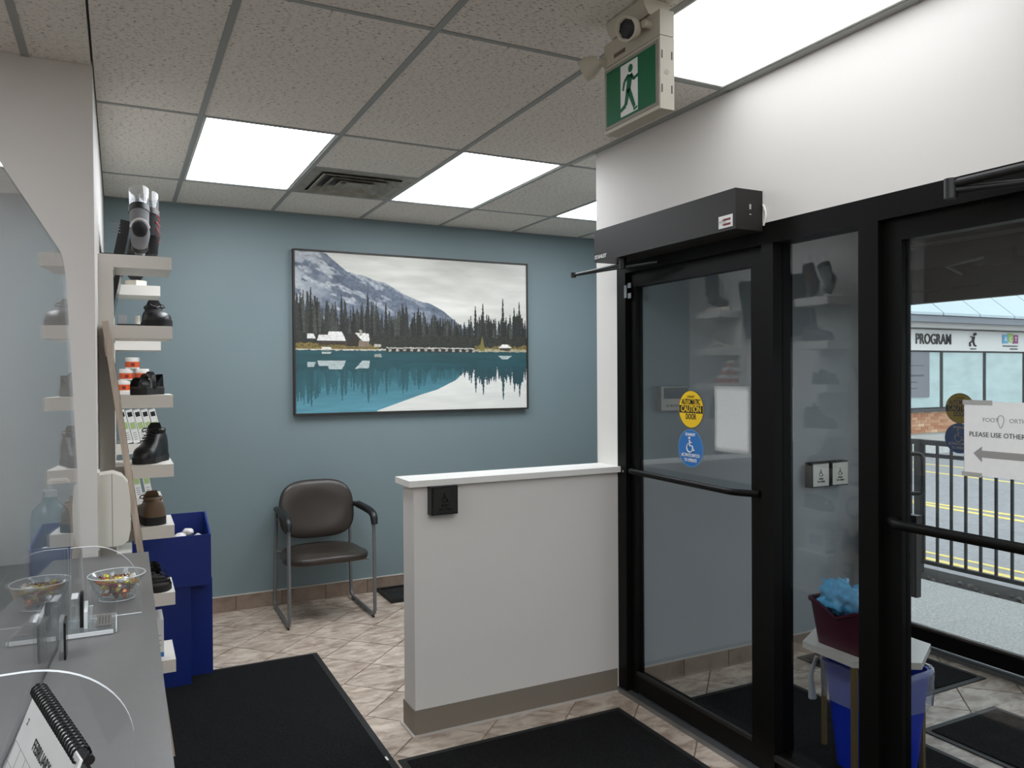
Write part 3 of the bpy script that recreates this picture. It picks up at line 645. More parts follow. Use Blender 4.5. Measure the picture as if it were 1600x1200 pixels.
# ------------------------------------------------------------------ picture on back wall
def painting():
    W, Hh = 520, 330
    U, V = np.meshgrid(np.linspace(0, 1, W+1), np.linspace(0, 1, Hh+1)); rng = np.random.default_rng(3)
    def fbm(u, v, s, oct=4, seed=0):
        out = np.zeros_like(u); a = 1; tot = 0
        for o in range(oct):
            g_ = np.random.default_rng(seed+o).random((64, 64)); x = (u*s*2**o) % 63; y = (v*s*2**o) % 63
            i = np.minimum(x.astype(int), 62); j = np.minimum(y.astype(int), 62); fx = x-i; fy = y-j; fx = fx*fx*(3-2*fx); fy = fy*fy*(3-2*fy)
            val = (g_[j, i]*(1-fx)+g_[j, i+1]*fx)*(1-fy)+(g_[j+1, i]*(1-fx)+g_[j+1, i+1]*fx)*fy
            out += a*val; tot += a; a *= .5
        return out/tot
    def c(*x): return np.array(x, float)
    img = np.zeros(U.shape+(3,)); SH = .395
    cl = fbm(U*1.6, V*5+U*.6, 3, 5, 11)[..., None]
    sky = c(196, 194, 186)*(1-cl)*1.0+c(228, 226, 218)*cl; sky = sky*(.9+.16*fbm(U*1.3, V*4, 5, 3, 31)[..., None])
    img[:] = sky
    rx = np.array([-.01, .115, .205, .275, .355, .44, .505, .555, .615, .665, .70, .75, 1.0])
    ry = np.array([1.12, 1.0, .885, .865, .825, .76, .715, .70, .65, .59, .54, .40, .38])
    rid = np.interp(U, rx, ry)+.012*(fbm(U, U*0, 25, 3, 5)-.5)
    far = .55+.03*np.abs(fbm(U, U*0, 16, 3, 51)-.5)*4
    fm = (V < far) & (U > .62); img[fm] = c(176, 186, 192)
    mt = V < rid; n1_ = fbm(U*3+V*1.6, V*2.4-U*.4, 6, 5, 7)[..., None]; ridg = np.abs(fbm(U*2.2+V*2.6, V*1.2-U*.9, 9, 5, 17)-.5)*2
    n3_ = fbm(U*9, V*6, 12, 3, 27)
    mcol = c(66, 76, 92)*(1-n1_)+c(128, 138, 152)*n1_; mcol = mcol*(.78+.4*n3_[..., None])
    snow = np.clip((fbm(U*3.2+V*3.4, V*1.6-U*1.2, 8, 4, 67)-.52)*9, 0, 1)*np.clip(1.25-U*1.7, 0, 1)*(.5+.7*n3_)
    snow = np.maximum(snow, np.clip((fbm(U*4, V*4, 6, 4, 87)-.42)*7, 0, 1)*np.clip(1-U*6, 0, 1)*.9)
    mcol = mcol*(1-snow[..., None]*.8)+c(206, 208, 208)*snow[..., None]*.8
    img[mt] = mcol[mt]
    # water
    wat = V < SH
    wn = fbm(U*1, V*5, 10, 4, 77)[..., None]
    wt = np.clip((SH-V)/SH, 0, 1)[..., None]
    wc = c(40, 84, 92)*(1-wt)+c(92, 150, 166)*wt; wc = wc*(.9+.2*wn)
    img[wat] = wc[wat]
    mir = 2*SH-V; ridm = np.interp(U, rx, ry)
    # reflected sky (bright) below reflected ridge
    sk = wat & (mir > ridm*1.0-.0) | (wat & (U > .32) & (V < np.interp(U, [.31, .50, .58, .66, .72, 1], [.0, .10, .135, .195, .24, .25])))
    sc_ = c(226, 226, 220)*(.95+.08*wn); img[sk & wat] = sc_[sk & wat]
    # trees
    trees = []
    top = lambda u: np.interp(u, [0, .06, .1, .16, .2, .25, .3, .36, .44, .5, .58, .66, .72, .78, .84, .9, .96, 1], [.74, .76, .68, .70, .73, .68, .74, .68, .68, .66, .62, .60, .60, .66, .62, .64, .66, .62])
    for k in range(420):
        u = rng.random(); trees.append((u, SH+.02*rng.random(), (top(u)-SH)*rng.uniform(.5, 1.0), rng.uniform(.009, .017), rng.uniform(.6, 1.5)))
    for u, t_ in ((.06, .78), (.18, .74), (.285, .76), (.36, .70), (.43, .70), (.755, .70), (.79, .72), (.885, .76), (.94, .70), (.965, .74)): trees.append((u, SH, t_-SH, .014, .8))
    for (u, b, h, wd, br) in trees:
        i0 = max(0, int((u-wd*1.3)*W)); i1 = min(W, int((u+wd*1.3)*W)+1); uu = U[:, i0:i1]; vv = V[:, i0:i1]
        def shape(t): return wd*(1-t)**.75*(.5+.5*((t*11+uu*0) % 1.0))*(.8+.4*fbm(uu*4, t, 30, 2, 3))+.0012
        t = (vv-b)/h; m = (t > 0) & (t < 1)
        m &= np.abs(uu-u) < np.where(m, shape(np.clip(t, 0, 1)), 0)
        col_ = c(44, 46, 42)*br*(.75+.6*fbm(uu*8, vv*8, 20, 2, 9)[..., None]); sub = img[:, i0:i1]; sub[m] = col_[m]
        t = (2*SH-b-vv+.0)/(h*.93); m = (t > 0) & (t < 1); m &= np.abs(uu-u) < np.where(m, shape(np.clip(t, 0, 1)), 0)
        dep = np.clip(t, 0, 1)[..., None]; rc = c(34, 70, 76)*(1-dep*.55)+c(64, 120, 132)*dep*.55
        rc = np.where((uu > .68)[..., None], c(40, 72, 80), rc)*(.85+.15*br); sub[m] = rc[m]
    # dark belt of trees
    belt = (V > SH) & (V < SH+.07+.05*fbm(U, U*0, 60, 3, 4)); img[belt] = (c(42, 44, 38)*(.7+.7*fbm(U*6, V*6, 20, 3, 8)[..., None]))[belt]
    rb = (V < SH) & (V > SH-.09-.07*fbm(U, U*0, 60, 3, 4)); img[rb] = (c(36, 76, 82)*(.85+.3*wn))[rb]
    def rect(u0, u1, v0, v1, col_, refl=True):
        jx = .0022*(fbm(U*9, V*9, 14, 3, 41)-.5)*2; jy = .005*(fbm(U*9, V*9, 12, 3, 43)-.5)*2
        m = (U+jx > u0) & (U+jx < u1) & (V+jy > v0) & (V+jy < v1); img[m] = (c(*col_)*(.75+.5*fbm(U*20, V*20, 8, 2, 45)[..., None]))[m]
        if refl:
            m = (U+jx > u0) & (U+jx < u1) & (2*SH-V-.01+jy > v0) & (2*SH-V-.01+jy < v1) & (V < SH); img[m] = c(*col_)*.75+c(40, 84, 92)*.25
    def tri(pts, col_):
        m = np.ones(U.shape, bool)
        for k in range(3):
            a, b = pts[k], pts[(k+1) % 3]; m &= ((b[0]-a[0])*(V-a[1])-(b[1]-a[1])*(U-a[0])) > 0
        img[m] = c(*col_)
    # shore line, lodge, boardwalk
    rect(0, 1, SH-.004, SH+.006, (196, 190, 176), False)
    def poly(pts, col_, refl=True):
        for mirror in ((False, True) if refl else (False,)):
            VV = (2*SH-V-.012) if mirror else V; m = np.ones(U.shape, bool); 
            for k in range(len(pts)):
                a, b = pts[k], pts[(k+1) % len(pts)]; m &= ((b[0]-a[0])*(VV-a[1])-(b[1]-a[1])*(U-a[0])) > 0
            if mirror: m &= V < SH
            cc = c(*col_)*(.85+.3*fbm(U*22, V*22, 9, 2, 49)[..., None]); cc = cc*.72+c(40, 84, 92)*.28 if mirror else cc; img[m] = cc[m]
    bush = (V > SH+.004) & (V < SH+.012+.045*fbm(U, U*0, 45, 3, 61)) & ((U < .33) | (U > .75)); img[bush] = (c(112, 98, 52)*(.55+.9*fbm(U*14, V*14, 14, 3, 62)[..., None]))[bush]
    rect(.09, .20, SH+.028, SH+.058, (60, 50, 42), False)
    poly([(.083, SH+.056), (.195, SH+.056), (.188, SH+.092), (.09, SH+.092)], (222, 220, 216)); poly([(.125, SH+.09), (.187, SH+.09), (.18, SH+.112), (.128, SH+.112)], (228, 226, 222)); poly([(.045, SH+.066), (.078, SH+.066), (.07, SH+.098), (.045, SH+.096)], (214, 214, 210))
    poly([(.195, SH+.022), (.258, SH+.022), (.226, SH+.112)], (48, 40, 34), False); poly([(.245, SH+.02), (.29, SH+.02), (.288, SH+.06), (.25, SH+.06)], (128, 112, 96), False)
    poly([(.232, SH+.108), (.262, SH+.056), (.292, SH+.056), (.288, SH+.104)], (224, 222, 216)); rect(.250, .262, SH+.09, SH+.128, (176, 168, 156), False)
    poly([(.10, SH+.002), (.14, SH+.002), (.135, SH+.016), (.10, SH+.016)], (222, 218, 210)); rect(.31, .34, SH+.018, SH+.036, (184, 178, 164))
    rect(.36, .75, SH+.012, SH+.018, (196, 192, 184), False); rect(.36, .75, SH-.012, SH+.012, (44, 44, 42), False)
    for u in np.linspace(.37, .74, 13): rect(u, u+.012, SH-.008, SH+.008, (166, 160, 150), False)
    rect(.76, 1, SH-.006, SH+.012, (168, 160, 132), False); poly([(.772, SH), (.80, SH), (.786, SH+.10)], (120, 112, 54), False); poly([(.862, SH+.022), (.928, SH+.022), (.905, SH+.046), (.882, SH+.046)], (230, 228, 224)); rect(.87, .92, SH+.002, SH+.02, (70, 62, 54), False)
    img = np.clip(img/255, 0, 1); lin = np.where(img <= .04045, img/12.92, ((img+.055)/1.055)**2.4)
    return W, Hh, lin
def build_picture():
    PWD, PHT = 1.82, 1.146; X0, Z0 = 1.069, 1.295
    t = thing('framed_picture', 'large framed landscape photo of turquoise lake, pines and mountain', 'picture', (X0+PWD/2, YB, Z0))
    W, Hh, lin = painting()
    a = PWD/2-.012; xs = np.linspace(-a, a, W+1); zs = np.linspace(.012, PHT-.012, Hh+1)
    X, Z = np.meshgrid(xs, zs); co = np.stack([X, np.full_like(X, -.036), Z], -1).reshape(-1, 3)
    idx = np.arange((W+1)*(Hh+1)).reshape(Hh+1, W+1); q = np.stack([idx[:-1, :-1], idx[:-1, 1:], idx[1:, 1:], idx[1:, :-1]], -1).reshape(-1, 4)
    me = bpy.data.meshes.new('canvas'); me.vertices.add(len(co)); me.vertices.foreach_set('co', co.ravel()); me.loops.add(q.size); me.loops.foreach_set('vertex_index', q.ravel())
    me.polygons.add(len(q)); me.polygons.foreach_set('loop_start', np.arange(0, q.size, 4)); me.polygons.foreach_set('loop_total', np.full(len(q), 4)); me.update(); me.validate()
    at = me.color_attributes.new('print', 'FLOAT_COLOR', 'POINT'); at.data.foreach_set('color', np.concatenate([lin.reshape(-1, 3), np.ones((len(co), 1))], 1).ravel().astype(np.float32))
    m = bpy.data.materials.new('printed_canvas'); m.use_nodes = True; n = m.node_tree.nodes; b = n['Principled BSDF']; av = n.new('ShaderNodeAttribute'); av.attribute_name = 'print'
    m.node_tree.links.new(av.outputs['Color'], b.inputs['Base Color']); b.inputs['Roughness'].default_value = .6; me.materials.append(m)
    link(bpy.data.objects.new('canvas', me), t)
    bm = bmesh.new(); h = PWD/2
    for r in ((-h, -h+.012, 0, PHT), (h-.012, h, 0, PHT), (-h+.012, h-.012, 0, .012), (-h+.012, h-.012, PHT-.012, PHT)): box(bm, r[0], r[1], -.045, -.001, r[2], r[3])
    finish(bm, 'frame', mat('dark_brown_frame', (42, 36, 30), .5), t)
    B('backing', (-h+.012, h-.012, -.03, -.002, .012, PHT-.012), BLACK, t)
build_picture()
# ------------------------------------------------------------------ chair
ch = thing('guest_chair', 'dark brown vinyl guest chair with grey sled frame against teal wall', 'chair', (1.185, 5.13, 0))
VINYL = mat('brown_vinyl', (52, 45, 39), .36, bump=.25, bump_scale=140, noise_scale=4, noise_amt=.08)
def fseat(v):
    z = v.z + .012*math.cos(v.x*6) - .06*(v.y < -.1)*(v.y+.1)**2*3 - .022*max(0, 1-((v.x/.16)**2+(v.y/.16)**2))*(v.z > 0)
    return Vector((v.x*(1+.06*(v.y < 0)), v.y, z))
SE('seat', (.262, .245, .036), VINYL, ch, .55, .62, fseat, (0, -.02, .392), 40, 18)
def fback(v):   # in local: x width, y height, z thickness -> map
    x, zz, th = v.x, v.y, v.z
    th -= .014*max(0, 1-(x/.19)**2-(zz/.14)**2)*(v.z > 0)
    return Vector((x*(1-.05*(zz > 0)*zz/.2), -th+.05*0-.35*x*x*1.0+.16*zz, zz))
SE('backrest', (.252, .193, .042), VINYL, ch, .6, .62, fback, (0, .17, .668), 44, 18)
def seam(pts): return T('seam', pts, .0025, mat('vinyl_seam', (34, 29, 25), .5), ch, 6)
for s in (-1, 1):
    p_ = [(s*.268, -.275, .675), (s*.27, -.285, .02), (s*.262, .265, .02), (s*.25, .245, .60), (s*.25, .235, .672)]
    T('leg_frame', rounded_path(p_, .06, 6), .0115, SILVER, ch, 12)
    pad = [(s*.252, .235, .672), (s*.262, .05, .69), (s*.268, -.2, .685), (s*.27, -.272, .668), (s*.27, -.29, .61)]
    T('armrest', rounded_path(pad, .05, 5), [.017]*3+[.024]*(len(rounded_path(pad, .05, 5))-6)+[.024, .024, .02], BLACK, ch, 12)
    T('glide', [(s*.27, -.26, .004), (s*.27, -.22, .004)], .006, BLACK, ch, 6); T('glide', [(s*.263, .19, .004), (s*.263, .23, .004)], .006, BLACK, ch, 6)
    T('seat_bracket', [(s*.266, -.16, .365), (s*.2, -.16, .365)], .009, SILVER, ch, 8); T('seat_bracket', [(s*.255, .2, .395), (s*.2, .15, .39)], .009, SILVER, ch, 8)
    T('back_bracket', [(s*.25, .24, .60), (s*.21, .2, .60)], .009, SILVER, ch, 8)
T('cross_tube', [(-.26, -.12, .365), (.26, -.12, .365)], .009, SILVER, ch, 8); T('cross_tube', [(-.25, .13, .365), (.25, .13, .365)], .009, SILVER, ch, 8)
# ------------------------------------------------------------------ mats
def mat_thing(name, x0, x1, y0, y1, label, border=.03, h=.009):
    cx, cy = (x0+x1)/2, (y0+y1)/2; t = thing(name, label, 'mat', (cx, cy, 0)); a, b = (x1-x0)/2, (y1-y0)/2
    B('border', (-a, a, -b, b, .0005, h*.55), RUBBER, t, bevel=.003); B('pile', (-a+border, a-border, -b+border, b-border, h*.5, h), CARPET, t, bevel=.003); return t
m1 = mat_thing('floor_mat', .12, .978, 2.2, 4.39, 'black carpet floor mat beside the counter and blue bin')
B('care_tag', (.40, .408, -.28, -.25, .006, .0085), WHITEINK, m1)
mat_thing('floor_mat', .99, 2.068, 1.2, 3.0, 'black ribbed entrance mat before the inner door')
mat_thing('floor_mat', 2.33, 3.0, 1.0, 2.93, 'black mat inside the vestibule under the small table')
mat_thing('floor_mat', 3.1, 3.62, 1.0, 2.2, 'second black mat inside the vestibule nearer the viewer')
mat_thing('floor_mat', 3.3, 3.92, 2.42, 3.08, 'black mat in front of the outer glass door')
bt = thing('boot_tray', 'black rubber boot tray at the foot of the teal wall', 'tray', (1.95, 5.28, 0))
B('base', (-.3, .3, -.17, .16, .0005, .012), RUBBER, bt, bevel=.003)
for q in ((-.3, .3, -.17, -.155), (-.3, .3, .145, .16), (-.3, -.285, -.155, .145), (.285, .3, -.155, .145)): B('rim', (*q, .012, .028), RUBBER, bt)
for k in range(7): B('rib', (-.27, .27, -.13+k*.04, -.115+k*.04, .012, .017), mat('worn_rubber', (44, 44, 45), .6, noise_scale=40, noise_amt=.5), bt)
# ------------------------------------------------------------------ counter, shield, things on the counter
ct = thing('reception_counter', 'long grey laminate reception counter along the left', 'counter', (0, 1.2, 0))
PR('worktop', [(-.75, -2.2), (.055, -2.2), (.091, YP-1.2-.001), (-.75, YP-1.2-.001)], 2, ZK-.04, ZK, COUNTER, ct, bevel=.003)
B('front_panel', (-.02, .02, -2.2, YP-1.202, 0, ZK-.04), mat('counter_front', (150, 148, 145), .5), ct)
B('end_panel', (-.7, -.02, -2.2, -2.17, 0, ZK-.04), mat('counter_front', (150, 148, 145), .5), ct)
# shield: plane leaning slightly, x = -.18+.07*(y-1.67)-.01*(z-1.4)
def shx(y, z): return -.18+.07*(y-1.67)-.010*(z-1.4)
sh = thing('acrylic_shield', 'tall clear acrylic sneeze guard standing along the counter', 'shield', (-.18, 1.67, ZK))
def build_sheet(pts, fx, th, name, par, org, m=ACRYL):
    bm = bmesh.new(); A = [bm.verts.new((fx(y, z)-org[0], y-org[1], z-org[2])) for y, z in pts]; C = [bm.verts.new((fx(y, z)+th-org[0], y-org[1], z-org[2])) for y, z in pts]
    bm.faces.new(A); bm.faces.new(C[::-1]); n = len(pts); edge = []
    for i in range(n):
        f = bm.faces.new((A[i], A[(i+1) % n], C[(i+1) % n], C[i])); f.material_index = 1
    return finish(bm, name, [m, ACEDGE], par)
top = [(.62, 1.97), (1.6, 1.945), (2.33, 1.892)]
cor = [(2.33+.13*math.sin(a)*1.0+.0, 1.762+.13*math.cos(a)) for a in np.linspace(R(5), R(88), 8)]
pts = [(.62, ZK), (.62, 1.97), (1.6, 1.945), (2.30, 1.895)]+cor+[(2.68, ZK)]
build_sheet(pts, shx, .004, 'panel', sh, (-.18, 1.67, ZK))
for yf, lenx in ((2.37, .17), (1.40, .205)):
    x0 = shx(yf, 1.0)+.006; N = 16
    pr = [(x0, ZK+.001)]+[(x0, ZK+.197)]+[(x0+lenx*.25+lenx*.75*math.sin(a), ZK+.06+.137*math.cos(a)) for a in np.linspace(0, R(90), N)]+[(x0+lenx, ZK+.001)]
    bm = bmesh.new(); A = [bm.verts.new((x+.18, yf-1.67, z-ZK)) for x, z in pr]; C = [bm.verts.new((x+.18, yf-1.67+.009, z-ZK)) for x, z in pr]; bm.faces.new(A); bm.faces.new(C[::-1])
    for i in range(len(pr)):
        f = bm.faces.new((A[i], A[(i+1) % len(pr)], C[(i+1) % len(pr)], C[i])); f.material_index = 1
    finish(bm, 'support_fin', [ACRYL, ACEDGE], sh)
# candy bowl
bw = thing('candy_bowl', 'cut glass bowl full of wrapped candies on the counter', 'bowl', (-.012, 2.56, ZK))
prof = [(.0, .0015), (.045, .0015), (.05, .006), (.064, .035), (.076, .072), (.078, .074), (.0745, .073), (.061, .036), (.047, .010), (.0, .008)]
bm = bmesh.new(); lathe(bm, [(max(r_, .0005), z_) for r_, z_ in prof], 36); 
for v_ in bm.verts:
    a = math.atan2(v_.co.y, v_.co.x); rr = math.hypot(v_.co.x, v_.co.y)
    if rr > .04 and v_.co.z < .066: k_ = 1+.018*math.cos(a*18); v_.co.x *= k_; v_.co.y *= k_
finish(bm, 'glass', CUTGLASS, bw, 60)
T('rim', [(.0765*math.cos(a), .0765*math.sin(a), .0735) for a in np.linspace(0, 2*math.pi, 37)[:-1]], .0013, ACEDGE, bw, 6, closed=True); T('foot_ring', [(.048*math.cos(a), .048*math.sin(a), .004) for a in np.linspace(0, 2*math.pi, 31)[:-1]], .0013, ACEDGE, bw, 6, closed=True)  # thin white rim ring stands in for the highlight on the glass
CC = [mat('candy_%d' % k, c_, .25, .35) for k, c_ in enumerate(((212, 196, 70), (206, 110, 42), (110, 52, 36), (228, 224, 220), (132, 40, 58), (170, 150, 90)))]
for k in range(76):
    a = random.random()*6.28; lay_ = k/76; rad = (.034+.022*lay_)*math.sqrt(random.random()); z_ = .018+.040*lay_+.006*random.random()
    bm = bmesh.new(); sell(bm, .010, .007, .006, .8, .8, 8, 5)
    tube(bm, [(-.008, 0, 0), (-.011, 0, 0), (-.015, 0, .001)], [.002, .002, .006], 5); tube(bm, [(.008, 0, 0), (.011, 0, 0), (.015, 0, .001)], [.002, .002, .006], 5)
    bmesh.ops.transform(bm, matrix=Matrix.Rotation(random.random()*6, 4, 'Z') @ Matrix.Rotation(random.uniform(-.7, .7), 4, 'Y'), verts=bm.verts[:])
    o = finish(bm, 'wrapped_candy', random.choice(CC), None, False, (-.012+rad*math.cos(a), 2.56+rad*math.sin(a), ZK+z_)); tag(o, 'small foil wrapped candy in the glass bowl', 'candy', 'candies in the glass bowl')
# crystal award
aw = thing('crystal_award', 'clear crystal award with black upright slab and wide base', 'award', (-.07, 2.29, ZK))
CRYS = glass('crystal', (.92, .95, .95), 1.6, .01, haze=.10)
PR('base', [(-.055, -.075), (.055, -.075), (.055, .075), (-.055, .075)], 2, .0005, .014, CRYS, aw, bevel=.005)
B('bevel_highlight', (-.05, .05, -.079, -.0755, .002, .012), ACEDGE, aw); B('bevel_highlight', (.0555, .058, -.07, .07, .002, .010), ACEDGE, aw)  # white strips stand in for highlights along the base edges
B('plaque', (.012, .046, -.05, .05, .0142, .017), mat('plaque_grey', (120, 116, 114), .3, .3), aw)
for k in range(4): B('engraving', (.017+k*.007, .0195+k*.007, -.036, .036, .017, .0174), mat('engraving', (70, 68, 66), .5), aw)
def arcslab(x0, x1, y0, h0, m, nm):
    P = [(y0-.03, .014), (y0-.03, h0*.8)]+[(y0-.03+.06*t, h0*(.8+.2*math.sin(t*math.pi/2))) for t in np.linspace(.1, 1, 6)]+[(y0+.03, .014)]
    return PR(nm, P, 0, x0, x1, m, aw)
arcslab(-.045, -.03, 0, .085, CRYS, 'crystal_fin'); B('top_highlight', (-.045, -.03, -.028, .026, .087, .0895), ACEDGE, aw); arcslab(-.026, -.018, -.005, .095, BLACKG, 'black_slab'); arcslab(-.016, -.008, -.02, .07, mat('white_edge', (232, 236, 236), .3), 'white_slab'); arcslab(-.006, .004, -.03, .06, CRYS, 'crystal_fin')  # white strip on top stands in for a highlight on the crystal
bk = thing('black_edged_holder', 'thin upright black edged card holder beside the shield', 'holder', (-.118, 2.06, ZK))
B('panel', (-.0025, .0025, -.004, .06, 0, .085), BLACKG, bk); B('clear_face', (-.012, -.0026, -.003, .058, 0, .09), CRYS, bk, bevel=.002)
# calendar
cal = thing('desk_calendar', 'spiral bound desk calendar page headed FEBRUARY', 'calendar', (-.073, 1.13, ZK), R(-75.8))
# local: x along spiral, page slopes down toward -y
def calp(name, sgn, m, th): return PR(name, [(0, .215), (sgn*.085, .004), (sgn*.085+.003*sgn, .004), (.003*sgn, .217)], 0, -.13, .13, m, cal)
calp('page', -1, PAPER, 1); calp('stand', 1, BLACK, 1)
up_ = Vector((0, .085, .213)).normalized()
def CP(x, t): p = Vector((x, -.0882, .004))+up_*t; return p+Vector((0, -.929, .371))*.0007
text('lettering', 'FEBRUARY', .020, INK, frame(CP(.0, .186), (1, 0, 0), up_), cal, depth=.0002)
text('lettering', '2', .012, INK, frame(CP(-.105, .195), (1, 0, 0), up_), cal, depth=.0002)
for k in range(7):
    a, b = CP(-.125, .165-k*.027), CP(.125, .165-k*.027); T('grid_line', [a, b], .0003, GREYINK, cal, 4)
for k in range(8):
    a, b = CP(-.125+k*.0357, .165), CP(-.125+k*.0357, .0); T('grid_line', [a, b], .0003, GREYINK, cal, 4)
bm = bmesh.new()
for k in range(24):
    x_ = -.121+k*.0105; tube(bm, [(x_, .0+.010*math.cos(a), .218+.010*math.sin(a)) for a in np.linspace(0, 2*math.pi, 11)[:-1]], 0.0016, 6, closed=True)
finish(bm, 'spiral_binding', mat('glossy_black_wire', (40, 40, 42), .18, .5), cal, 60)
T('cover_spine', [(-.128, .007, .212), (.128, .007, .212)], .006, BLACK, cal, 10)
# sanitizer bottle behind the shield
sb = thing('sanitizer_bottle', 'bluish clear sanitizer bottle behind the acrylic shield', 'bottle', (-.20, 2.86, ZK))
L('body', [(.05, 0), (.055, .01), (.055, .2), (.048, .235), (.02, .262), (.018, .275)], glass('blue_plastic', (.62, .74, .80), 1.45, .05, haze=.25), sb, 28)
L('pump', [(.02, .275), (.02, .295), (.008, .297), (.008, .325)], TRIMW, sb, 16); T('spout', [(0, 0, .325), (.045, 0, .325), (.05, 0, .316)], .007, TRIMW, sb, 8)
B('label_print', (.0555, .0558, -.03, .03, .04, .16), mat('label_print', (150, 170, 180), .6), sb)
# soap dispenser on wall end
sd = thing('soap_dispenser', 'white plastic soap dispenser on the wall end above the counter', 'dispenser', (XL, 3.30, .93))
DISP = mat('dispenser_plastic', (222, 218, 206), .35)
PR('body', [(0, .27), (.05, .275), (.08, .262), (.10, .235), (.108, .16), (.108, .06), (.10, .02), (.08, .004), (0, 0)], 1, -.06, .06, DISP, sd, bevel=.008)
B('cover_joint', (.046, .0485, -.0607, .0607, .003, .273), mat('joint_grey', (150, 146, 136), .6), sd)
B('back_plate', (0, .006, -.068, .068, -.006, .28), DISP, sd)
# welcome board
wb = thing('welcome_board', 'tall weathered wooden WELCOME board leaning against the wall', 'sign board', (.19, 3.572, 0))
WOOD = mat('weathered_wood', (200, 184, 167), .75, noise_scale=9, noise_amt=.22, stretch=(6, 6, .7))
lean = math.atan2(.225, 1.78); mt_ = Matrix.Rotation(-lean, 4, 'Y')
for k in range(2):
    bm = bmesh.new(); box(bm, -.024, 0, -.125+k*.126, -.001+k*.126, .002, 1.80); bmesh.ops.transform(bm, matrix=mt_, verts=bm.verts[:]); finish(bm, 'plank', WOOD, wb)
for z_ in (.12, .9, 1.66):
    bm = bmesh.new(); box(bm, -.030, -.024, -.10, .10, z_, z_+.06); bmesh.ops.transform(bm, matrix=mt_, verts=bm.verts[:]); finish(bm, 'batten', WOOD, wb)
for k, chx in enumerate('WELCOME'):
    text('letter', chx, .21, mat('slate_letter', (34, 37, 40), .7), mt_ @ frame((.0006, 0, 1.55-k*.222), (0, 1, 0), (0, 0, 1)), wb, depth=.0006, bold=.002)
# ------------------------------------------------------------------ shelves
NEAR = [2.085, 1.784, 1.484, 1.181, .914, .619, .323]; FAR = [2.071, 1.768, 1.484, 1.195, .888, .60]
NL = ['nearer column, top floating white shelf holding braced leg forms', 'nearer column, white shelf under the black lace shoe', 'nearer column, white shelf under the black sandal', 'nearer column, white shelf under the black ankle boot', 'nearer column, white shelf under the brown shoe', 'nearer column, low white shelf under the strappy sandal', 'nearer column, lowest white shelf above the floor mat']
FL = ['farther column, top white shelf under the walking boot', 'farther column, white shelf under the foot bone model', 'farther column, white shelf under the orange jars', 'farther column, white shelf under five slim boxes', 'farther column, white shelf under three slim boxes', 'farther column, low white shelf hidden by the blue bin']
def shelf(y0, zt, label, grp, yl=.285):
    t = thing('floating_shelf', label, 'shelf', (-.018, y0, zt), 0, grp)
    B('board', (0, .228, 0, yl, -.055, 0), SHELFW, t, bevel=.0015); B('wall_rail', (-.0005, .004, .01, yl-.01, -.065, -.055), SHELFW, t)
    return t
for z_, l_ in zip(NEAR, NL): shelf(3.70, z_, l_, 'floating shelves of the nearer column')
for z_, l_ in zip(FAR, FL): shelf(4.752, z_, l_, 'floating shelves of the farther column')
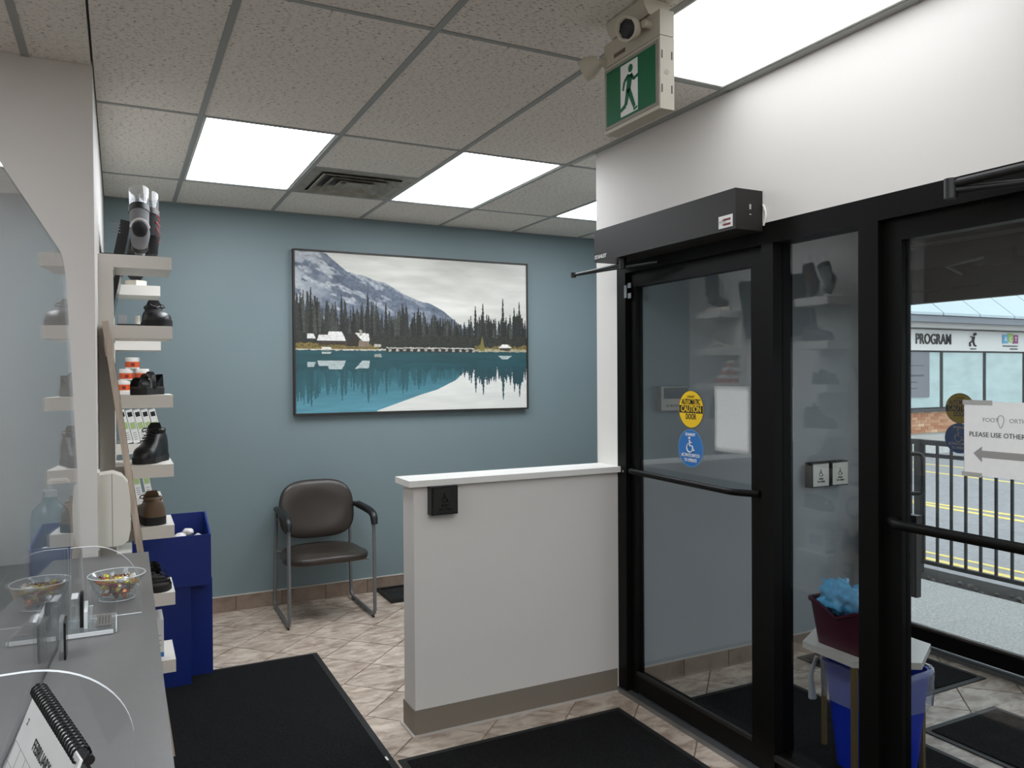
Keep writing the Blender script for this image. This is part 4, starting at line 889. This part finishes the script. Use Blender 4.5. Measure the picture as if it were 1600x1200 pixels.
# shoes ----------------------------------------------------------------
def outline(t, w):   # half widths along length t 0 heel..1 toe
    return w*np.interp(t, [0, .03, .1, .25, .45, .65, .8, .92, .98, 1], [.0, .5, .78, .84, .80, .98, 1.0, .72, .35, .0])
def shoe(name, label, loc, rz, kind, cm, sm, Ln=.27, W_=.05, sole=.028, group='shoes and sandals on the shelves'):
    t = thing(name, label, 'shoe', loc, rz, group)
    ts = [0, .02, .06, .12, .2, .3, .4, .5, .6, .7, .8, .88, .94, .98, 1]
    P = [(float(outline(a, W_*1.06)), (a-.5)*Ln) for a in ts]; P2 = P+[(-x, y) for x, y in P[::-1][1:-1]]
    PR('sole', P2, 2, .0005, sole, sm, t, bevel=.004)
    if kind in ('shoe', 'boot', 'low'):
        hh_ = {'shoe': [.05, .075, .08, .075, .07, .068, .066, .058, .048, .042, .038, .032, .024, .012, .004], 'boot': [.06, .10, .115, .118, .118, .118, .112, .095, .07, .056, .05, .043, .032, .016, .004], 'low': [.045, .066, .07, .066, .06, .058, .06, .058, .052, .047, .042, .036, .026, .014, .004]}[kind]
        bm = bmesh.new(); rings = []; n = 14
        for a, h_ in zip(ts, hh_):
            w_ = float(outline(a, W_)); w_ = max(w_, .004); y = (a-.5)*Ln*.985
            rings.append([bm.verts.new((w_*math.copysign(abs(math.cos(th))**.7, math.cos(th)), y, sole-.002+h_*abs(math.sin(th))**.75)) for th in np.linspace(0, math.pi, n)])
        for A, C in zip(rings, rings[1:]):
            for k in range(n-1): bm.faces.new((A[k], A[k+1], C[k+1], C[k]))
        bm.faces.new(rings[0]); bm.faces.new(rings[-1][::-1])
        up = finish(bm, 'upper', cm, t, 60)
        hc = sole+max(hh_)-.004; ly = .26*Ln
        L('collar', [(.036, -.012), (.041, .0), (.036, .008), (.03, .004), (.028, -.02)], cm, t, 20, loc=(0, -.23*Ln, hc))
        L('lining', [(.03, .004), (.029, .005)], mat('shaded_opening', (16, 15, 15), .9), t, 18, loc=(0, -.23*Ln, hc))  # dark disc stands in for the shade inside the shoe opening
        if kind != 'low' or True:
            bm = bmesh.new(); prism(bm, [(-.024, -.02), (.024, -.02), (.03, .03), (.02, .05), (-.02, .05), (-.03, .03)], 1, -.006, .0)
            bmesh.ops.transform(bm, matrix=Matrix.Rotation(R(25), 4, 'X'), verts=bm.verts[:]); finish(bm, 'tongue', cm, t, False, (0, -.09*Ln, hc-.012))
            for k in range(4): T('lace', [(-.026, -.03*Ln+k*.017, hc-.012-k*.011), (0, -.03*Ln+k*.017+.004, hc-.004-k*.012), (.026, -.03*Ln+k*.017, hc-.012-k*.011)], .003, BLACK if cm != BROWN else mat('brown_lace', (60, 46, 34), .7), t, 6)
            for s in (-1, 1):
                T('lace_loop', rounded_path([(0, -.02*Ln, hc), (s*.03, -.01*Ln, hc+.014), (s*.042, .03*Ln, hc-.006), (s*.012, .01*Ln, hc-.002)], .02), .0025, BLACK if cm != BROWN else mat('brown_lace', (60, 46, 34), .7), t, 6)
    else:
        PR('footbed', [(x*.92, y*.97) for x, y in P2], 2, sole, sole+.006, mat('footbed', (70, 66, 62), .8), t)
        def strap(y0, y1, h_, wd_, m_):
            bm = bmesh.new(); n = 12; A = []; C = []
            for th in np.linspace(0, math.pi, n):
                x = W_*.95*math.cos(th); z = sole-.004+h_*math.sin(th)**.8; ys = y0+(y1-y0)*(1-math.cos(th))/2
                A.append(bm.verts.new((x, ys-wd_/2, z))); C.append(bm.verts.new((x, ys+wd_/2, z)))
            for k in range(n-1): bm.faces.new((A[k], A[k+1], C[k+1], C[k]))
            bmesh.ops.solidify(bm, geom=bm.faces[:], thickness=.004); return finish(bm, 'strap', m_, t, 60)
        strap(.22*Ln, .27*Ln, .052, .05, cm); strap(-.02*Ln, .06*Ln, .068, .032, mat('grey_strap', (112, 112, 112), .7) if kind == 'sandal' else cm)
        strap(-.2*Ln, .0*Ln, .078, .026, cm)
        bm = bmesh.new(); lo = []; hi = []
        for a_, sg_ in [(t_, 1) for t_ in (.34, .25, .15, .08, .03, .005)]+[(t_, -1) for t_ in (.005, .03, .08, .15, .25, .34)]:
            x = sg_*float(outline(a_, W_*.96)); y = (a_-.5)*Ln*.98; zt = sole+.062*np.interp(a_, [0, .15, .34], [1, .9, .35])
            lo.append(bm.verts.new((x, y, sole-.002))); hi.append(bm.verts.new((x*.86, y*.99, zt)))
        for k in range(len(lo)-1): bm.faces.new((lo[k], lo[k+1], hi[k+1], hi[k]))
        bmesh.ops.solidify(bm, geom=bm.faces[:], thickness=.004); finish(bm, 'heel_counter', cm, t, 60)
        PR('lining', [(float(outline(a_, W_*.8)), (a_-.5)*Ln*.96) for a_ in (.04, .1, .2, .3)]+[(-float(outline(a_, W_*.8)), (a_-.5)*Ln*.96) for a_ in (.3, .2, .1, .04)], 2, sole+.006, sole+.012, mat('grey_strap', (112, 112, 112), .7), t)
        B('buckle', (W_*.8-.004, W_*.8+.006, -.02, .012, sole+.03, sole+.044), STEEL, t)
    return t
BLACKL = mat('black_leather', (22, 22, 23), .38, bump=.3, bump_scale=120); SOLEB = mat('black_sole', (20, 19, 19), .7); BROWN = mat('brown_leather', (104, 82, 62), .5, bump=.3, bump_scale=100, noise_scale=10, noise_amt=.1)
shoe('lace_shoe', 'black leather lace shoe on the nearer second shelf', (.148, 3.835, NEAR[1]), R(186), 'low', BLACKL, SOLEB, .26, .056)
shoe('sandal', 'black sandal with grey strap on the nearer third shelf', (.112, 3.805, NEAR[2]), R(138), 'sandal', BLACKL, SOLEB, .175, .04, .03)
shoe('ankle_boot', 'black lace ankle boot with loose laces on a nearer shelf', (.125, 3.84, NEAR[3]), R(152), 'boot', BLACKL, SOLEB, .225, .050)
shoe('lace_shoe', 'brown leather shoe with dark sole, heel toward viewer', (.115, 3.835, NEAR[4]), R(12), 'shoe', BROWN, SOLEB, .255, .055, .036)
shoe('sandal', 'dark grey strappy sandal on the low nearer shelf', (.135, 3.84, NEAR[5]), R(188), 'open', mat('charcoal_strap', (58, 56, 54), .7), SOLEB, .26, .052)
# product box on lowest shelf
pb = thing('product_box', 'white printed box with blue corner on the lowest shelf', 'box', (.105, 3.84, NEAR[6]))
B('carton', (-.055, .06, -.08, .09, 0, .165), PAPER, pb, bevel=.002); B('slot_print', (-.035, .0, -.0808, -.08, .145, .152), INK, pb); B('blue_print', (-.05, .06, -.0808, -.08, .0, .02), BLUE, pb)
B('logo_print', (.0602, .0606, -.05, .06, .05, .12), mat('pale_logo', (170, 180, 190), .7), pb)
for k in range(3): B('text_print', (-.045, .05, -.0806, -.08, .05+k*.022, .053+k*.022), GREYINK, pb)
# leg forms with braces
def legform(name, label, x, y, z, cloth, accents, tilt):
    t = thing(name, label, 'leg form', (x, y, z), tilt, 'braced leg forms on the top shelf')
    path = [(0, .10, .325), (0, .075, .26), (0, .045, .19), (0, .01, .13), (0, -.005, .10), (0, .02, .055), (0, .055, .02)]; rad = [.052, .05, .046, .043, .046, .034, .02]
    bm = bmesh.new(); tube(bm, path[:3], [r_ for r_ in rad[:3]], 20)
    f = [q for q in bm.faces if len(q.verts) > 4]; bmesh.ops.delete(bm, geom=[f[0]], context='FACES'); finish(bm, 'clear_form', CLEAR, t, 60)
    pc = [(0, .062, .232), (0, .045, .19), (0, .02, .145), (0, -.004, .11), (0, .008, .075), (0, .028, .05)]
    T('brace', pc, [.051, .049, .048, .052, .044, .038], cloth, t, 20)
    T('toe_form', [(0, .028, .05), (0, .05, .028), (0, .07, .018)], [.034, .028, .017], CLEAR, t, 16)
    T('cuff', [(0, .066, .24), (0, .055, .212)], .054, BLACK, t, 20); T('toe_band', [(0, .018, .062), (0, .03, .047)], .0425, BLACK, t, 20)
    t.scale = (.80, .80, .97)
    for k, (p_, r_, m_) in enumerate(accents): SE('pad', r_, m_, t, 1, 1, None, p_, 16, 10)
    return t
GREYK = mat('grey_knit', (112, 112, 114), .9, bump=.5, bump_scale=300); REDK = mat('red_trim', (190, 52, 50), .7); BLACKK = mat('black_knit', (26, 26, 28), .9, bump=.5, bump_scale=300)
l1 = legform('leg_form', 'clear leg form wearing a grey ankle brace on the top shelf', .088, 3.785, NEAR[0], GREYK, [((0, -.03, .125), (.04, .03, .04), BLACKK)], 0)
for s in (1.0, 1.1): T('stitch', [(.046*s*math.cos(a), -.036-.02*math.sin(a)*0, .125+.046*s*math.sin(a)) for a in np.linspace(R(10), R(170), 14)], .0018, TRIMW, l1, 5)
l2 = legform('leg_form', 'clear leg form wearing a black and red brace behind the grey one', .132, 3.885, NEAR[0], BLACKK, [], 0)
for k in range(5): T('red_lace', [(.045, -.0+.02*k-.012, .09+k*.035), (.052, .01+.014*k, .105+k*.035), (.03, -.045+.02*k, .118+k*.035)], .004, REDK, l2, 6)
# walking boot on far top shelf
wk = thing('walking_boot', 'black walking boot brace on the farther top shelf', 'boot', (.09, 4.9, FAR[0]), R(180))
PR('sole', [(float(outline(a, .055)), (a-.5)*.27) for a in np.linspace(0, 1, 12)]+[(-float(outline(a, .055)), (a-.5)*.27) for a in np.linspace(1, 0, 12)[1:-1]], 2, .0005, .03, mat('cream_sole', (216, 208, 192), .6), wk)
T('shell', [(0, .09, .055), (0, .02, .075), (0, -.05, .10), (0, -.075, .18), (0, -.08, .30)], [.03, .042, .05, .052, .055], BLACKK, wk, 18)
for z_ in (.15, .21, .27): L('strap', [(.058, -.014), (.06, 0), (.058, .014)], BLACK, wk, 20, loc=(0, -.078, z_), cap0=False, cap1=False)
T('clear_rim', [(.05*math.cos(a), -.08+.05*math.sin(a), .315) for a in np.linspace(0, 6.28, 16)[:-1]], .006, CLEAR, wk, 6, closed=True); T('blue_tube', [(-.04, -.03, .30), (-.045, -.03, .26)], .008, BLUE, wk, 8)
# foot bone model
fb = thing('foot_bone_model', 'small white foot bone model on a farther shelf', 'model', (.09, 4.9, FAR[1]), R(170))
BONE = mat('bone_white', (222, 216, 200), .6)
B('base', (-.05, .05, -.09, .10, .0005, .008), BONE, fb, bevel=.002); T('shin', [(0, -.05, .05), (0, -.055, .15)], [.014, .012], BONE, fb, 10); T('heel', [(0, -.085, .018), (0, -.05, .035), (0, -.01, .05)], [.018, .022, .018], BONE, fb, 10)
for k in range(5): T('toe_bone', [(0, -.01, .045), (-.02+k*.01, .04, .032), (-.034+k*.017, .09, .016)], [.010, .006, .005], BONE, fb, 8)
# jars
JW = mat('jar_white', (232, 230, 224), .4); JO = mat('jar_orange', (206, 84, 34), .5); JM = mat('jar_mark', (120, 34, 30), .6)
JL = ['orange labelled white jar at the top of the jar pyramid', 'orange labelled white jar in the pyramid middle row', 'orange labelled white jar in the pyramid bottom row']
def jar(x, z, lab):
    t = thing('cream_jar', lab, 'jar', (x, 4.80, z), 0, 'stacked orange labelled jars on the farther shelf')
    L('body', [(.034, .0), (.036, .003), (.036, .042), (.034, .044)], JW, t, 24); L('label_band', [(.0362, .008), (.0364, .009), (.0364, .038), (.0362, .039)], JO, t, 24, cap0=False, cap1=False); L('lid', [(.037, .044), (.037, .060), (.034, .0625)], JW, t, 24)
    B('label_mark', (-.008, .010, -.0375, -.0362, .015, .031), JM, t)
for row, (n_, x0) in enumerate(((3, .035), (2, .055), (1, .078))):
    if row == 1: xs_ = [.045, .122]
    elif row == 0: xs_ = [.03, .106, .182]
    else: xs_ = [.075]
    for q_, x_ in enumerate(xs_): jar(x_-.008, FAR[2]+row*.063, JL[2-row]+((', left', ', middle', ', right'), (', left', ', right'))[row][q_] if row < 2 else JL[0])
# slim insole boxes
BXW = mat('box_white', (230, 230, 226), .6); BXG = mat('box_green', (170, 190, 130), .7)
def slim(x, z, tilt, lab, h_, grp):
    t = thing('insole_box', lab, 'box', (x, 4.77, z), 0, grp); t.rotation_euler = (0, -tilt, 0)
    B('carton', (0, .034, 0, .11, .001, h_), BXW, t); B('dark_square', (.006, .029, -.0006, 0, h_-.04, h_-.014), INK, t); B('green_print', (.004, .031, -.0006, 0, h_*.42, h_*.62), BXG, t); B('edge_print', (.0342, .0346, 0, .11, .001, h_), INK, t)
    for k in range(4): B('text_print', (.008, .026, -.0006, 0, .02+k*.012, .024+k*.012), GREYINK, t)
ORD = ['leftmost', 'second', 'middle', 'fourth', 'rightmost']
for k in range(5): slim(.032+k*.0385, FAR[3]+.0005, R(13), ORD[k]+' of five white slim boxes leaning on a farther shelf', .19, 'leaning slim boxes on the farther shelf')
for k in range(3): slim(.03+k*.05, FAR[4]+.0005, R(10), ('left', 'middle', 'right')[k]+' of three white slim boxes on a lower farther shelf', .19, 'three slim boxes on the lower farther shelf')
# TV
tv = thing('wall_television', 'black flat television tilted down between the shelf columns', 'television', (XL, 4.37, 2.07))
bm = bmesh.new(); box(bm, .0, .045, -.345, .345, -.23, .23); bmesh.ops.transform(bm, matrix=Matrix.Translation((.045, 0, 0)) @ Matrix.Rotation(R(11), 4, 'Y'), verts=bm.verts[:]); finish(bm, 'casing', BLACK, tv, 30, None, .004)
bm = bmesh.new(); box(bm, .045, .046, -.33, .33, -.215, .215); bmesh.ops.transform(bm, matrix=Matrix.Translation((.045, 0, 0)) @ Matrix.Rotation(R(11), 4, 'Y'), verts=bm.verts[:]); finish(bm, 'screen', BLACKG, tv)
B('wall_bracket', (0, .06, -.1, .1, -.1, .1), BLACK, tv)
for k in range(4): B('vent_slot', (.05, .088, -.348, -.345, .16+k*.014, .165+k*.014), SILVER, tv)
md = thing('media_box', 'small black media player with silver upright on nearer shelf', 'device', (.035, 3.93, NEAR[1]))
B('base', (-.04, .06, -.04, .03, .0005, .018), BLACK, md, bevel=.003); B('upright', (-.035, .0, -.01, .02, .018, .06), STEEL, md, bevel=.002)
# ------------------------------------------------------------------ blue bin
BLB = mat('blue_corrugated_plastic', (14, 42, 120), .42, noise_scale=3, noise_amt=.08)
bb_ = thing('blue_collection_bin', 'tall blue plastic collection bin beside the shelves', 'bin', (.27, 4.36, .009))
def bp(x0, x1, y0, y1, z0, z1, nm): return B(nm, (x0-.27, x1-.27, y0-4.36, y1-4.36, z0, z1), BLB, bb_, bevel=.002)
bp(.06, .312, 4.225, 4.50, .0, .50, 'lower_body'); bp(.312, .425, 4.338, 4.50, 0, .50, 'side_wing')
bp(.05, .40, 4.205, 4.213, .50, .755, 'front_panel'); bp(.05, .058, 4.213, 4.50, .50, .80, 'side_panel'); bp(.05, .41, 4.492, 4.50, .50, .825, 'rear_panel'); bp(.058, .40, 4.213, 4.492, .50, .51, 'hopper_floor')
bm = bmesh.new(); prism(bm, [(4.205-4.36, .50), (4.50-4.36, .50), (4.50-4.36, .825), (4.46-4.36, .825), (4.205-4.36, .755)], 0, .40-.27, .408-.27); finish(bm, 'side_panel', BLB, bb_)
for k in range(7):
    bm = bmesh.new(); bmesh.ops.create_icosphere(bm, subdivisions=3, radius=.028)
    for v_ in bm.verts:
        n_ = noise.noise(v_.co*45+Vector((k*9, 0, 0))); v_.co *= 1+.35*n_; v_.co.z *= .7
    o = finish(bm, 'plastic_bundle', mat('crumpled_plastic', (214, 210, 208), .35, noise_scale=30, noise_amt=.3), None, 'all', (.10+k*.042, 4.28+.05*(k % 2), 0.738+.012*(k % 3))); tag(o, 'crumpled whitish plastic bundle inside the blue bin', 'plastic bundle', 'bundles in the blue bin')
st_ = thing('bundle_base', 'dark filling below the plastic bundles in the blue bin', 'filling', (.23, 4.35, .522)); B('pile', (-.16, .16, -.13, .13, 0, .18), mat('dark_fill', (60, 60, 70), .8), st_, bevel=.02)
# ------------------------------------------------------------------ vestibule table, tote, waste bin
GOLD = mat('brass_tube', (150, 128, 84), .4, .35)
tb = thing('side_table', 'small white hexagonal side table with brass legs in the vestibule', 'table', (2.61, 2.085, .009))
hx = [(.243*math.cos(R(-92+60*k)), .243*math.sin(R(-92+60*k))) for k in range(6)]
PR('table_top', hx, 2, .466, .491, mat('white_marble', (226, 222, 214), .25, noise_scale=6, noise_amt=.06), tb, bevel=.003)
for k in range(6):
    x_, y_ = hx[k][0]*.87, hx[k][1]*.87
    if k % 2 == 1: B('leg', (x_-.008, x_+.008, y_-.008, y_+.008, 0, .466), GOLD, tb)
x_, y_ = hx[4][0]*.87, hx[4][1]*.87; x2, y2 = hx[5][0]*.93, hx[5][1]*.93
B('leg', (x2-.008, x2+.008, y2-.008, y2+.008, 0, .466), GOLD, tb)
for k in (0, 2, 4): T('stretcher', [(hx[k+1][0]*.87, hx[k+1][1]*.87, .45), (hx[(k+3) % 6][0]*.87, hx[(k+3) % 6][1]*.87, .45)], .006, GOLD, tb, 6)
tt = thing('burgundy_tote', 'burgundy plastic tub on the white side table', 'tub', (2.535, 2.075, .5), R(0))
BUR = mat('burgundy_plastic', (74, 22, 40), .4)
def tote(parent, a0, b0, a1, b1, h, m, dip=0, th=.004, rim=.008):
    n = 40; bm = bmesh.new()
    def ring(a, b, z, dp=0):
        out = []
        for k in range(n):
            th_ = 2*math.pi*k/n; c_, s_ = math.cos(th_), math.sin(th_); e = .28
            x = a*math.copysign(abs(c_)**e, c_); y = b*math.copysign(abs(s_)**e, s_)
            zz = z-(dp*math.exp(-(y/(.42*b))**2*1.0) if abs(x) > .9*a else 0)
            out.append(bm.verts.new((x, y, zz)))
        return out
    rs = [ring(a0, b0, 0), ring(a1, b1, h-.012, dip), ring(a1+rim, b1+rim, h-.010, dip), ring(a1+rim, b1+rim, h, dip), ring(a1-th, b1-th, h, dip), ring(a0-th, b0-th, .004)]
    for A, C in zip(rs, rs[1:]):
        for k in range(n): bm.faces.new((A[k], A[(k+1) % n], C[(k+1) % n], C[k]))
    bm.faces.new(rs[0][::-1]); bm.faces.new(rs[-1])
    return finish(bm, 'shell', m, parent, 35)
tote(tt, .09, .115, .108, .14, .175, BUR, .045)
CYAN = mat('blue_shoe_cover_film', (92, 176, 222), .45, noise_scale=30, noise_amt=.2, bump=1, bump_scale=60)
for k, (dx, dy, dz, s_) in enumerate(((-.03, .05, .185, .092), (-.02, -.085, .135, .062), (.06, .06, .10, .045))):
    bm = bmesh.new(); bmesh.ops.create_icosphere(bm, subdivisions=4, radius=s_)
    for v_ in bm.verts:
        q = v_.co.copy(); n_ = noise.turbulence(q*26+Vector((k*5, 0, 0)), 4, False); v_.co = q*(.8+.42*n_); v_.co.z *= .85
        if k == 0 and v_.co.z > .02: v_.co.z *= 1.15
        v_.co.x = max(-.075, min(.09, v_.co.x))
    o = finish(bm, 'shoe_cover', CYAN, None, 'all', (2.54+dx, 2.065+dy, .5+dz-.01)); tag(o, ('tall crumpled light blue shoe cover standing out of the burgundy tub', 'low crumpled light blue shoe cover at the front of the tub', 'crumpled light blue shoe cover at the back of the tub')[k], 'shoe cover', 'blue shoe covers in the tub')
wbn = thing('waste_bin', 'blue waste bin with clear liner under the side table', 'bin', (2.635, 2.06, .009))
tote(wbn, .11, .11, .145, .145, .41, mat('bright_blue_plastic', (22, 58, 200), .4), 0, .005, .008)
LINER = glass('thin_liner', (.90, .92, .96), 1.3, .15, haze=.22)
bm = bmesh.new(); n = 44; rows = []
for z_, a_ in ((.415, .146), (.42, .158), (.39, .160), (.33, .157), (.27, .154)):
    rows.append([bm.verts.new(((a_+.004*math.sin(k*5.1+z_*60))*math.copysign(abs(math.cos(2*math.pi*k/n))**.3, math.cos(2*math.pi*k/n)), (a_+.004*math.cos(k*3.7+z_*40))*math.copysign(abs(math.sin(2*math.pi*k/n))**.3, math.sin(2*math.pi*k/n)), z_-(.05*noise.noise(Vector((k*.4, 3, 0))) if z_ < .3 else 0))) for k in range(n)])
for A, C in zip(rows, rows[1:]):
    for k in range(n): bm.faces.new((A[k], A[(k+1) % n], C[(k+1) % n], C[k]))
finish(bm, 'liner', LINER, wbn, 'all')
T('liner_tail', [(-.16, .15, .42), (-.175, .165, .34), (-.17, .16, .25)], [.006, .010, .016], mat('liner_white', (200, 204, 208), .5), wbn, 8)
